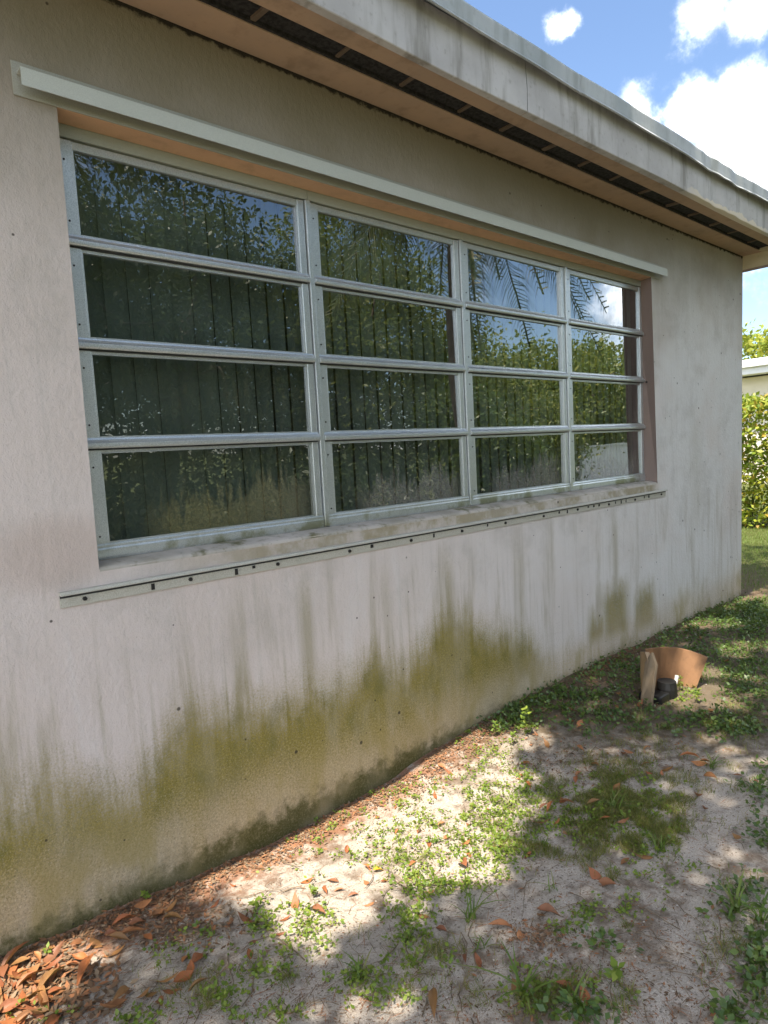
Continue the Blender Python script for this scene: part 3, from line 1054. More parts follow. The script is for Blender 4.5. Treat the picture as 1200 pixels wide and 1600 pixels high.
def make_tree(name, label, cat, base, top_z, crowns, leaf, lsize, trunk_r, group=None, seed=1, nclump=120, per=60, spread=.28, width=.5, limbs=10, trunk_to=None):
    root = tag(empty(name, base), label, cat, group)
    P, Q = [], []
    for k, (c, rad) in enumerate(crowns):
        p, q = crown_points(np.array(c), rad, nclump, per, spread, seed * 31 + k)
        P.append(p)
        Q.append(q)
    P = np.concatenate(P) - np.asarray(base)
    Q = np.concatenate(Q) - np.asarray(base)
    v, f = leaf_quads(P, lsize, width, .35, seed=seed)
    link('crown', fast_mesh('crown', v, f), leaf, root)
    r = random.Random(seed)
    b = MB()
    tt = Vector(trunk_to) - Vector(base) if trunk_to else Vector((r.uniform(-.2, .2), r.uniform(-.2, .2), top_z * .55))
    pts = [Vector((0, 0, -.2)), tt * .3 + Vector((r.uniform(-.08, .08), r.uniform(-.08, .08), 0)), tt * .65 + Vector((r.uniform(-.1, .1), 0, 0)), tt]
    b.tube(pts, [trunk_r * 1.3, trunk_r, trunk_r * .85, trunk_r * .6], 10)
    b.build('trunk', M['bark'], root, 0, True)
    idx = list(range(len(Q)))
    r.shuffle(idx)
    lb = MB()
    for i in idx[:limbs]:
        e = Vector(Q[i])
        s = tt * r.uniform(.6, 1.0)
        mid = s.lerp(e, .5) + Vector((r.uniform(-.2, .2), r.uniform(-.2, .2), r.uniform(0, .3)))
        lb.tube([s, mid, e], [trunk_r * .45, trunk_r * .28, trunk_r * .08], 6)
    if limbs:
        lb.build('limb', M['bark'], root, 0, True)
    return root


# ------------------------------------------------------------------ the shade tree over the yard
LIT = [[(.03, .10), (.268, .12), (.477, .1), (.745, .1), (1.016, .1), (1.445, .1), (1.727, .08), (1.725, -.172), (1.853, -.209), (1.873, -.316), (1.742, -.342), (1.622, -.35), (1.463, -.471), (1.534, -.549), (1.691, -.557), (1.57, -.587), (1.379, -.531), (1.318, -.605), (1.385, -.677), (1.261, -.674), (1.203, -.643), (1.145, -.7), (1.046, -.758), (.982, -.791), (.859, -.833), (.771, -.827), (.709, -.763), (.644, -.689), (.595, -.667), (.458, -.673), (.36, -.679), (.268, -.69), (.23, -.668), (.157, -.541), (.088, -.51), (.188, -.444), (.205, -.321), (.141, -.182), (.07, -.05)],
       [(-.75, .1), (-.28, .1), (-.20, -.03), (-.16, -.06), (-.08, -.11), (-.18, -.25), (-.27, -.28), (-.32, -.32), (-.36, -.40), (-.47, -.45), (-.75, -.4)], [(4.5, -.07), (5.4, -.07), (5.4, .14), (4.5, .14)]]
SPOTS = [((1062, 1076), (1100, 1076), 9), ((1130, 1020), (1170, 1030), 5), ((1170, 1085), (1200, 1085), 6), ((1065, 975), (1135, 975), 10), ((1065, 1098), (1130, 1098), 13), ((1118, 1165), (1160, 1210), 16), ((1030, 1290), (1060, 1290), 14),
         ((1110, 1335), (1185, 1335), 11), ((1170, 1362), (1215, 1362), 12), ((1160, 935), (1240, 935), 9), ((1185, 1195), (1230, 1195), 12),
         ((560, 1590), (640, 1590), 26), ((735, 1500), (755, 1500), 12), ((1060, 1050), (1095, 1050), 12), ((1085, 1165), (1110, 1165), 10),
         ((1150, 1010), (1220, 1010), 9), ((1140, 1060), (1180, 1060), 7), ((905, 1160), (930, 1165), 8), ((500, 1570), (520, 1590), 16), ((1040, 905), (1050, 905), 4)]
SP = []
for a, b_, r_ in SPOTS:
    A, B = G(*a), G(*b_)
    r_ = r_ * (2.1 if a[1] < 1110 else 1.0)
    R = float(np.linalg.norm(G((a[0] + b_[0]) / 2 + r_, (a[1] + b_[1]) / 2) - G((a[0] + b_[0]) / 2 - r_, (a[1] + b_[1]) / 2))) / 2
    SP.append((A[:2], B[:2], R * 1.6))


def sunlit(x, y):
    wx = x + (vnoise(x * 9, y * 9, 5) - .5) * .05
    wy = y + (vnoise(x * 9, y * 9, 6) - .5) * .05
    k = np.zeros(x.shape, bool)
    for p in LIT:
        k |= in_poly(wx, wy, p)
    for A, B, R in SP:
        d = B - A
        q = np.clip(((wx - A[0]) * d[0] + (wy - A[1]) * d[1]) / max(d @ d, 1e-9), 0, 1)
        k |= np.hypot(wx - A[0] - q * d[0], wy - A[1] - q * d[1]) < R
    return k


def build_shade_tree():
    base = (-3.4, -4.9, 0.0)
    root = tag(empty('shade_tree', base), 'tall spreading broadleaf tree whose high crown shades the sandy yard', 'tree')
    r = np.random.default_rng(5)
    sx, sy = SUN.x / SUN.z, SUN.y / SUN.z
    n = 56000
    gx = r.uniform(-1.6, 8.4, n)
    gy = np.where(gx > 4.8, r.uniform(-2.4, 1.7, n), r.uniform(-2.9, .45, n))
    H = 6.6 + 1.8 * fbm(gx * .8, gy * .8, 21) + r.normal(0, .35, n)
    keep = ~sunlit(gx, gy)
    keep &= ~((gx > 7.6 + .5 * vnoise(gy * 3, gx * 3, 2)))
    keep &= r.uniform(0, 1, n) < np.where(gx > 4.5, .30, 1)
    P = np.stack([gx + sx * H, gy + sy * H, H], 1)
    d = P - CAM
    w = d @ FW
    px = 600 + FPX * (d @ RT) / np.maximum(w, .01)
    py = 800 - FPX * (d @ UP) / np.maximum(w, .01)
    keep &= ~((w > 0) & (px > -60) & (px < 1330) & (py > -70))
    P = P[keep]
    # the rest of the crown, outside the strip that shades the picture
    C2, q2 = crown_points((-3.6, -5.0, 7.6), (2.4, 1.8, 1.2), 90, 60, .3, 77)
    g2x, g2y = C2[:, 0] - sx * C2[:, 2], C2[:, 1] - sy * C2[:, 2]
    C2 = C2[~sunlit(g2x, g2y) & (g2y < -1.2)]
    P = np.concatenate([P, C2]) - np.array(base)
    v, f = leaf_quads(P, .11, .5, .6, seed=3)
    link('crown', fast_mesh('crown', v, f), M['crown'], root)
    b = MB()
    fork = Vector((.25, .35, 4.4))
    b.tube([(0, 0, -.3), (.02, .03, .5), (.1, .1, 2.9), fork], [.30, .22, .19, .16], 12)
    b.build('trunk', M['bark'], root, 0, True)
    lb = MB()
    rr = random.Random(4)
    for e in ((-.6, 2.4, 7.5), (1.6, 2.2, 7.6), (3.4, 2.2, 7.6), (5.2, 3.3, 7.8), (6.8, 4.5, 8.0), (-1.5, .8, 7.4), (-1, -1, 7.6), (2.8, 2.8, 7.8), (4.3, 1.9, 7.5), (6.0, 3.4, 7.6)):
        e = Vector(e)
        mid = fork.lerp(e, .5) + Vector((rr.uniform(-.2, .2), rr.uniform(-.2, .2), .4))
        lb.tube([fork - Vector((0, 0, .2)), mid, e], [.10, .06, .015], 7)
    lb.build('limb', M['bark'], root, 0, True)


build_shade_tree()

# ------------------------------------------------------------------ yard opposite the window (seen mirrored in the glass)
make_tree('leafy_tree', 'dense leafy tree mirrored in the left window columns', 'tree', (3.4, -7.2, 0), 5.4,
          [((3.4, -7.2, 3.6), (1.7, 1.5, 2.2)), ((4.9, -7.6, 3.3), (1.5, 1.3, 2.2)), ((2.0, -6.9, 2.6), (1.3, 1.2, 2.0))], M['crown_dark'], .10, .16, 'trees opposite the window', 2, 150, 100, .24)
make_tree('leafy_tree', 'bushy tree mirrored in the second window column', 'tree', (7.0, -7.4, 0), 5.4,
          [((7.0, -7.4, 3.7), (1.8, 1.5, 2.3)), ((8.6, -7.9, 3.1), (1.6, 1.3, 2.2)), ((5.9, -6.9, 2.4), (1.2, 1.1, 1.9))], M['crown_lit'], .10, .14, 'trees opposite the window', 3, 150, 100, .24)
make_tree('leafy_tree', 'rounded tree mirrored low in the third window column', 'tree', (11.4, -8.4, 0), 4.4,
          [((11.2, -8.4, 2.5), (1.7, 1.4, 2.0)), ((13.4, -9.0, 1.7), (1.7, 1.3, 1.6)), ((16, -9.5, 1.4), (1.7, 1.3, 1.4))], M['crown_lit'], .12, .12, 'trees opposite the window', 4, 130, 80, .26)
for k, (sx_, sy_, sh_) in enumerate(((1.3, -5.5, 1.25), (2.9, -5.6, 1.45), (4.6, -5.6, 1.3), (6.2, -5.9, 1.2))):  # low shrubs added so that the lower panes mirror something dark
    make_tree('shrub', ('shrub added nearest the left palm to darken the lower panes', 'tallest shrub added under the leafy tree to darken the lower panes', 'shrub added under the right side of the leafy tree to darken the lower panes',
                        'shrub added between the two leafy trees to darken the lower panes')[k], 'shrub', (sx_, sy_, 0), sh_,
              [((sx_, sy_, sh_ * .5), (.95, .6, sh_ * .55))], M['crown_dark'], .09, .03, 'added shrubs opposite the window', 40 + k, 90, 70, .17, .5, 6)
make_tree('leafy_tree', 'far spreading tree mirrored at the right end of the window', 'tree', (22.0, -12.5, 0), 6.0,
          [((22, -12.5, 3.1), (3.6, 2.4, 2.0)), ((27, -13.4, 3.2), (3.4, 2.4, 2.2)), ((18, -12.0, 2.6), (2.6, 2, 1.8))], M['crown_lit'], .20, .2, 'trees opposite the window', 5, 150, 90, .40)
make_tree('leafy_tree', 'tall tree behind the bushes opposite the window', 'tree', (1.0, -10.5, 0), 8,
          [((1.0, -10.5, 4.6), (2.6, 2.0, 2.6)), ((5.2, -11, 4.1), (2.4, 2.0, 2.4))], M['crown'], .13, .2, 'trees opposite the window', 6, 170, 100, .34)


make_tree('bush', 'rounded bush in front of the palm opposite the window', 'bush', (8.6, -5.6, 0), 2.6,
          [((8.0, -5.5, 1.3), (1.1, .8, 1.2)), ((9.4, -5.7, 1.0), (1.0, .8, .95))], M['crown'], .085, .06, None, 12, 130, 100, .2)


def make_palm(label, base, h, nf, fl, seed, thick=1.0):
    root = tag(empty('palm_tree', base), label, 'palm', 'palms opposite the window')
    r = random.Random(seed)
    b = MB()
    pts = [Vector((0, 0, -.2))] + [Vector((.12 * math.sin(k * .9 + seed), .1 * math.cos(k * .7), h * (k + 1) / 6)) for k in range(6)]
    b.tube(pts, [k_ * thick for k_ in (.2, .17, .15, .14, .14, .13, .12)], 10)
    b.build('trunk', M['bark'], root, 0, True)
    top = pts[-1]
    for i in range(nf):
        an = i * 2.399 + r.uniform(-.2, .2)
        el = r.uniform(-.55, 1.15)
        n = 18
        d = Vector((math.cos(an), math.sin(an), 0))
        s = Vector((-math.sin(an), math.cos(an), 0))
        spine = []
        for k in range(n + 1):
            t = k / n
            spine.append(top + d * (fl * math.cos(el * .7) * t) + Vector((0, 0, fl * (math.sin(el) * t - .75 * t * t))))
        v, f = [], []
        for k in range(n):
            a, c = spine[k], spine[k + 1]
            q = len(v)
            v += [a - s * .012, a + s * .012, c + s * .010, c - s * .010]
            f.append((q, q + 1, q + 2, q + 3))
            t = (k + .5) / n
            if t > .2:
                for sub in (0, .25, .5, .75):
                    p0 = a.lerp(c, sub)
                    for sg in (-1, 1):
                        ll = .62 * math.sin(math.pi * min(1, .25 + t * .75)) * r.uniform(.8, 1.2) + .12
                        tip = p0 + s * sg * ll * .62 + d * ll * .35 + Vector((0, 0, -ll * r.uniform(.45, .9)))
                        q = len(v)
                        e = (c - a).normalized() * .0075
                        mm = p0.lerp(tip, .5) + Vector((0, 0, .06))
                        v += [p0 - e, p0 + e, mm + e * .9, mm - e * .9, tip]
                        f += [(q, q + 1, q + 2, q + 3), (q + 3, q + 2, q + 4)]
        link('frond', pydata('frond', v, f), M['palm'], root)
    return root


make_palm('palm with hanging fronds mirrored at the top of the third window column', (5.22, -2.95, 0), 5.05, 64, 2.1, 3, .5)
make_palm('palm with feathery fronds mirrored at the upper left of the window', (1.3, -5.0, 0), 5.1, 24, 1.6, 8)

# white garden wall opposite, at the right end of the reflection
gw = tag(empty('garden_wall', (26, -10.6, 0)), 'low white garden wall mirrored at the right end of the window', 'wall')
MB().box(-6, 6, -.1, .1, -.2, 1.25).build('wall_body', M['n_trim'], gw)
MB().box(-6.05, 6.05, -.15, .15, 1.25, 1.33).build('coping', M['n_trim'], gw)

# ------------------------------------------------------------------ beyond the far corner
def build_hedge():
    base = (9.9, 2.6, 0)
    root = tag(empty('hedge', base), 'clipped yellow-green hedge in full sun beyond the house corner', 'hedge')
    r = np.random.default_rng(8)
    n = 36000
    L, D, Hh = 7.0, 1.1, 1.78
    u = r.uniform(0, 1, n)
    x = r.uniform(-D / 2, D / 2, n)
    y = r.uniform(-L * .62, L * .38, n)
    z = r.uniform(0.03, Hh, n)
    side = r.integers(0, 4, n)
    bulge = (vnoise(y * 3.2, z * 3.2, 4) - .5) * .28
    x = np.where(side < 2, -D / 2 + bulge + r.normal(0, .05, n), x)
    topn = (vnoise(y * 4, x * 4, 5) - .5) * .10
    z = np.where(side == 2, Hh + topn + r.normal(0, .04, n), z)
    x = np.where(side == 3, r.uniform(-D / 2, D / 2, n), x)
    P = np.stack([x, y, z], 1)
    v, f = leaf_quads(P, .085, .55, .3, seed=4)
    link('foliage', fast_mesh('foliage', v, f), M['hedge'], root)
    b = MB()
    rr = random.Random(2)
    for k in range(26):
        yy = -L * .6 + k * L / 26
        b.tube([(rr.uniform(-.2, .2), yy, -.05), (rr.uniform(-.3, .3), yy + rr.uniform(-.2, .2), .8), (rr.uniform(-.35, .35), yy + rr.uniform(-.3, .3), 1.6)], [.022, .014, .005], 5)
    b.build('stem', M['bark'], root)


build_hedge()


def build_neighbour():
    root = tag(empty('neighbour_house', (17.5, 5.0, 0)), 'low cream house with white fascia behind the sunny hedge', 'house')
    a = -.12
    root.rotation_euler.z = a
    MB().box(.5, 8, -8, 9, -.2, 2.78).build('wall', M['n_wall'], root)
    MB().box(-.08, -.0, -8.6, 9.6, 2.82, 3.02).build('fascia', M['n_trim'], root)
    MB().box(-.16, -.081, -8.7, 9.7, 2.98, 3.12).build('gutter', M['n_trim'], root, .02)
    MB().box(.001, .499, -8.6, 9.6, 2.82, 2.84).build('soffit', M['n_trim'], root)
    r = MB()
    r.quad((-.1, -8.6, 3.10), (4, -8.6, 3.62), (4, 9.6, 3.62), (-.1, 9.6, 3.10))
    r.quad((4, -8.6, 3.62), (8.4, -8.6, 3.05), (8.4, 9.6, 3.05), (4, 9.6, 3.62))
    link('roof', pydata('roof', r.v, r.f), M['n_roof'], root)
    MB().box(.6, .95, .62, 1.0, 3.1, 3.52).build('roof_vent', M['n_trim'], root, .02)
    MB().box(.46, .499, -8, 9, 2.0, 2.16).build('lintel_band', M['n_trim'], root)
    for y in (-6, -3, 3.4, 6.2):
        w = MB().box(.45, .499, y, y + 1.3, 1.0, 1.95).build('window', M['n_trim'], root)
        MB().box(.43, .449, y + .08, y + 1.22, 1.08, 1.87).build('pane', M['n_glass'], w)


build_neighbour()
make_tree('leafy_tree', 'bright yellow-green tree rising behind the cream house', 'tree', (26.0, 7.4, 0), 5,
          [((26, 7.4, 3.9), (1.9, 1.9, 1.35)), ((25.8, 5.6, 3.6), (1.6, 1.4, 1.1)), ((26.5, 9.6, 3.7), (1.8, 1.6, 1.3))], M['bright'], .26, .18, None, 9, 60, 46, .26, .5, 12)

# ------------------------------------------------------------------ ground cover
def spray(px, py, rx, ry, n, seed):
    """n random ground points inside a soft ellipse of the photograph's ground"""
    r = np.random.default_rng(seed)
    u = r.normal(0, .5, (n * 2, 2))
    u = u[(u ** 2).sum(1) < 1.2][:n]
    P = G(px + u[:, 0] * rx, py + u[:, 1] * ry)
    return P[P[:, 1] < -.012]


def sprigs(P, nl, h, rad, seed):
    """little plants: leaves set around a short stem at every point"""
    r = np.random.default_rng(seed)
    n = len(P)
    Q = np.repeat(P, nl, 0)
    an = r.uniform(0, 2 * np.pi, n * nl)
    rr = rad * r.uniform(.1, 1, n * nl)
    al = np.stack([np.cos(an), np.sin(an), r.uniform(-.1, .5, n * nl)], 1)
    Q = Q + np.stack([np.cos(an) * rr, np.sin(an) * rr, np.repeat(r.uniform(.4, 1.3, n), nl) * h * r.uniform(.15, 1, n * nl)], 1)
    return Q, al


def stuff(name, label, groups, m):
    V, F, o = [], [], 0
    for v, f in groups:
        V.append(v)
        F.append(f + o)
        o += len(v)
    ob = link(name, fast_mesh(name, np.concatenate(V), np.concatenate(F)), m)
    tag(ob, label, 'ground cover', None, 'stuff')
    return ob


def build_cover():
    g = []
    creeping = [(770, 1270, 75, 75, 110), (700, 1330, 130, 60, 120), (600, 1290, 140, 45, 45), (640, 1430, 45, 40, 40), (480, 1440, 50, 55, 45),
                (690, 1385, 80, 25, 50), (420, 1520, 60, 35, 22), (650, 1490, 60, 40, 28), (785, 1320, 50, 50, 80), (560, 1530, 80, 30, 22),
                (345, 1560, 45, 45, 22), (230, 1590, 60, 20, 14), (300, 1480, 70, 45, 14), (410, 1440, 20, 40, 25), (520, 1330, 130, 55, 26),
                (820, 1230, 30, 60, 50), (760, 1180, 50, 40, 35), (820, 1130, 25, 30, 30), (600, 1550, 70, 30, 18), (720, 1240, 100, 55, 45), (640, 1240, 60, 30, 20),
                (960, 1250, 130, 60, 90), (1010, 1310, 60, 45, 50), (870, 1290, 70, 40, 50), (1075, 1085, 25, 15, 25), (450, 1590, 70, 20, 12), (75, 1590, 70, 15, 8), (900, 1440, 60, 30, 16), (970, 1420, 80, 25, 18), (860, 1550, 120, 45, 34), (1040, 1370, 90, 30, 14)]
    for i, (x, y, a, b, n) in enumerate(creeping):
        P = spray(x, y, a, b, n, 100 + i)
        Q, al = sprigs(P, 9, .018, .018, 200 + i)
        g.append(leaf_quads(Q, .013, .7, .5, seed=300 + i, along=al))
    stuff('creeping_weed', 'tiny-leaved lime green creeping weed scattered over the sand', g, M['weed'])
    g = []
    cover = [(1000, 1000, 140, 45, 170), (1120, 1010, 90, 45, 190), (1170, 1060, 60, 60, 170), (930, 1060, 100, 50, 130), (900, 1110, 120, 40, 120),
             (800, 1105, 55, 22, 110), (790, 1135, 40, 18, 40), (1130, 960, 80, 25, 220), (1060, 975, 90, 22, 120), (1190, 1500, 32, 80, 50), (1150, 1405, 60, 30, 24), (1185, 1240, 40, 40, 30),
             (1000, 1130, 100, 30, 60), (1150, 1130, 60, 30, 70), (1180, 980, 40, 30, 170), (980, 1040, 70, 30, 80), (870, 1085, 70, 20, 70),
             (1100, 1130, 70, 25, 50), (1180, 950, 40, 16, 170), (1120, 925, 50, 12, 110), (1190, 1310, 30, 40, 20), (950, 1470, 60, 25, 10), (1150, 1590, 70, 20, 22), (900, 1580, 70, 25, 22)]
    for i, (x, y, a, b, n) in enumerate(cover):
        P = spray(x, y, a, b, n, 400 + i)
        Q, al = sprigs(P, 6, .035, .034, 500 + i)
        g.append(leaf_quads(Q, .022, .62, .5, seed=600 + i, along=al))
    stuff('leafy_ground_cover', 'dark green oval-leaved creeper carpeting the shade towards the house corner', g, M['cover'])
    g = []
    moss = [(950, 1230, 230, 110, 5200), (1080, 1130, 150, 50, 2600), (620, 1500, 160, 60, 1000), (330, 1530, 120, 60, 700), (850, 1560, 160, 45, 1400), (1160, 1480, 70, 130, 1200), (760, 1270, 90, 80, 900), (690, 1340, 150, 70, 900), (960, 1240, 115, 52, 8500), (1025, 1310, 60, 45, 4200), (890, 1285, 80, 40, 3800), (850, 1320, 60, 28, 1800), (940, 1300, 90, 40, 2600), (1070, 1137, 45, 22, 900),
            (1165, 1130, 55, 28, 1100), (985, 1165, 45, 25, 600), (790, 1300, 40, 40, 400), (930, 1345, 60, 25, 500), (1060, 1240, 50, 30, 700), (1160, 1080, 60, 40, 700),
            (1020, 1065, 60, 30, 500), (1120, 1200, 30, 12, 200), (900, 1200, 70, 25, 500), (560, 1525, 60, 20, 240), (690, 1490, 40, 20, 200), (440, 1525, 40, 18, 160),
            (960, 1365, 20, 25, 200), (980, 1445, 12, 8, 90), (1170, 1240, 40, 30, 300), (340, 1570, 30, 30, 200)]
    for i, (x, y, a, b, n) in enumerate(moss):
        P = spray(x, y, a, b, n, 700 + i)
        q = vnoise(P[:, 0] * 13, P[:, 1] * 13, 77) + .6 * vnoise(P[:, 0] * 31, P[:, 1] * 31, 78)
        P = P[q > .72 + .25 * np.random.default_rng(i).uniform(0, 1, len(P))]
        g.append(blades(P, .014 + .022 * vnoise(P[:, 0] * 7, P[:, 1] * 7, 79), .0012, 1.1, 800 + i, 2))
    stuff('fine_grass', 'soft mossy mat of fine grass on the shaded sand', g, M['moss'])
    # lawn beyond and beside the corner
    r = np.random.default_rng(31)
    n = 105000
    x = 2.9 + 7.6 * r.uniform(0, 1, n) ** 1.0
    y = r.uniform(-4.4, 3.2, n)
    k = (y < -.01) | (x > 5.14)
    k &= ~((x < 5.2) & (vnoise(x * 3, y * 3, 8) < .45))
    k &= x < 9.5
    x, y = x[k], y[k]
    P = np.stack([x, y, ground_h(x, y)], 1)
    ob = stuff('lawn_grass', 'short lawn grass in shade between the house corner and the hedge', [blades(P, .045, .0022, .8, 33, 2)], M['lawn'])
    # old leaf crumbs, chips and needles
    g = []
    n = 30000
    px = r.uniform(-60, 1260, n)
    py = r.uniform(940, 1640, n)
    P = G(px, py)
    k = (P[:, 1] < -.01) & (vnoise(P[:, 0] * 5, P[:, 1] * 5, 12) > .2 + .3 * r.uniform(0, 1, len(P)))
    P = P[k]
    P[:, 2] += .002
    g.append(leaf_quads(P, .0035 + .009 * r.uniform(0, 1, len(P)) ** 2.5, .38, .85, seed=41))
    P = np.concatenate([spray(920, 1090, 160, 60, 1500, 61), spray(880, 1190, 110, 50, 900, 62), spray(1010, 1170, 130, 50, 600, 63), spray(840, 1465, 60, 25, 400, 64), spray(1000, 1500, 280, 100, 500, 65)])
    P[:, 2] += .004
    g.append(leaf_quads(P, .006 + .014 * r.uniform(0, 1, len(P)) ** 2, .42, .75, seed=66))
    # band of reddish crumbs along the foot of the wall
    n = 7000
    x = r.uniform(-.6, 3.2, n)
    y = -.015 - np.abs(r.normal(0, .075, n)) * (1 + .9 * (vnoise(x * 4, 0 * x, 3) - .5))
    k = vnoise(x * 3.3, y * 3.3, 15) > .18
    x, y = x[k], y[k]
    P = np.stack([x, y, ground_h(x, y) + .003 + np.abs(r.normal(0, .003, len(x)))], 1)
    g.append(leaf_quads(P, .018, .4, .8, seed=42))
    # heap zone
    P = spray(60, 1540, 130, 70, 1300, 43)
    P[:, 2] += .004
    g.append(leaf_quads(P, .028, .45, .7, seed=44))
    P = spray(260, 1440, 130, 50, 900, 45)
    P[:, 2] += .003
    g.append(leaf_quads(P, .020, .4, .75, seed=46))
    # twigs and dead runners
    n = 3200
    P = G(r.uniform(-40, 1240, n), r.uniform(1000, 1640, n))
    P = P[P[:, 1] < -.01]
    P[:, 2] += .003
    g.append(leaf_quads(P, .05, .035, .93, seed=47))
    stuff('leaf_litter', 'fine brown litter of leaf crumbs and dead runners on the sand', g, M['crumb'])
    # little stones and shells
    n = 420
    P = G(r.uniform(-40, 1240, n), r.uniform(1000, 1640, n))
    P = P[P[:, 1] < -.02]
    v0 = np.array([(1, 0, 0), (-1, 0, 0), (0, 1, 0), (0, -1, 0), (0, 0, 1), (0, 0, -1)], float)
    f0 = np.array([(0, 2, 4), (2, 1, 4), (1, 3, 4), (3, 0, 4), (2, 0, 5), (1, 2, 5), (3, 1, 5), (0, 3, 5)])
    s = r.uniform(.0015, .005, (len(P), 1, 3)) * np.array([1, 1, .7])
    v = (P[:, None, :] + v0[None] * s).reshape(-1, 3)
    f = (f0[None] + np.arange(len(P))[:, None, None] * 6).reshape(-1, 3)
    ob = link('pebbles', fast_mesh('pebbles', v, f), plain('pebble', (.62, .58, .53), .8))
    tag(ob, 'tiny pale pebbles and shell bits in the sand', 'pebbles', None, 'stuff')


build_cover()


def build_runners():
    b = MB()
    rr = random.Random(17)
    for _ in range(150):
        P = G(rr.uniform(0, 1230), rr.uniform(1130, 1630))
        if P[1] > -.06:
            continue
        a = rr.uniform(0, 6.28)
        L = rr.uniform(.05, .20)
        pts = []
        x, y = P[0], P[1]
        for k in range(5):
            pts.append((x, y, float(ground_h(x, y)) + .003 + rr.uniform(0, .006)))
            a += rr.uniform(-.6, .6)
            x += math.cos(a) * L / 4
            y = min(y + math.sin(a) * L / 4, -.03)
        r0 = rr.uniform(.0008, .0022)
        b.tube(pts, [r0, r0, r0 * .9, r0 * .7, r0 * .4], 4)
    o = b.build('dead_runners', M['twig'])
    tag(o, 'thin dry twigs and dead grass runners lying over the sand', 'twigs', None, 'stuff')


build_runners()

# ------------------------------------------------------------------ fallen leaves, each one a thing
def leaf_mesh(seed, L=.085, W=.034, curl=.25, cup=.2, twist=.2):
    r = random.Random(seed)
    nu, nv = 7, 4
    v, f = [], []
    for i in range(nu + 1):
        t = i / nu
        wd = W * .5 * (math.sin(math.pi * t ** .9) ** 1.15 if 0 < t < 1 else 0) + .0006
        ang = curl * (t - .5) * 2
        for j in range(nv + 1):
            s = (j / nv - .5) * 2
            x = (t - .5) * L * (1 - .12 * curl * curl)
            y = s * wd
            z = cup * abs(s) ** 1.5 * wd * 1.2 + curl * L * (t - .5) ** 2 * 1.6 + twist * s * wd * (t - .5) * 2 + r.uniform(-.0009, .0009)
            v.append((x, y, z))
    for i in range(nu):
        for j in range(nv):
            a = i * (nv + 1) + j
            f.append((a, a + 1, a + nv + 2, a + nv + 1))
    k = len(v)                      # stalk
    x0 = -.5 * L
    z0 = v[nv // 2][2]
    v += [(x0 + .002, -.0008, z0), (x0 + .002, .0008, z0), (x0 - .014, .0006, z0 - .002), (x0 - .014, -.0006, z0 - .002)]
    f.append((k, k + 1, k + 2, k + 3))
    zmin = min(p[2] for p in v)
    return pydata('fallen_leaf', [(a, b, c - zmin) for a, b, c in v], f, True)


LM = {}
for mk in ('dry', 'dry_brown', 'yellow_leaf'):
    LM[mk] = []
    for k in range(7):
        rr = random.Random(k * 7 + 1)
        me = leaf_mesh(k, rr.uniform(.070, .10), rr.uniform(.024, .036), rr.uniform(-.25, .5), rr.uniform(-.3, .8), rr.uniform(-.8, .8))
        me.materials.append(M[mk])
        LM[mk].append(me)


def fallen(px, py, label, group=None, size=1.0, mk='dry', tilt=.25, lift=.001, yaw=None):
    P = G(px, py)
    if P[1] > -.015:
        P[1] = -.02 - random.random() * .04
        P[2] = ground_h(P[0], P[1])
    o = link('fallen_leaf', random.choice(LM[mk]), None, None, (P[0], P[1], P[2] + lift))
    o.rotation_euler = (random.uniform(-tilt, tilt), random.uniform(-tilt, tilt), random.uniform(0, 6.28) if yaw is None else yaw)
    o.scale = (size * random.uniform(.85, 1.12),) * 3
    tag(o, label, 'leaf', group)
    return o


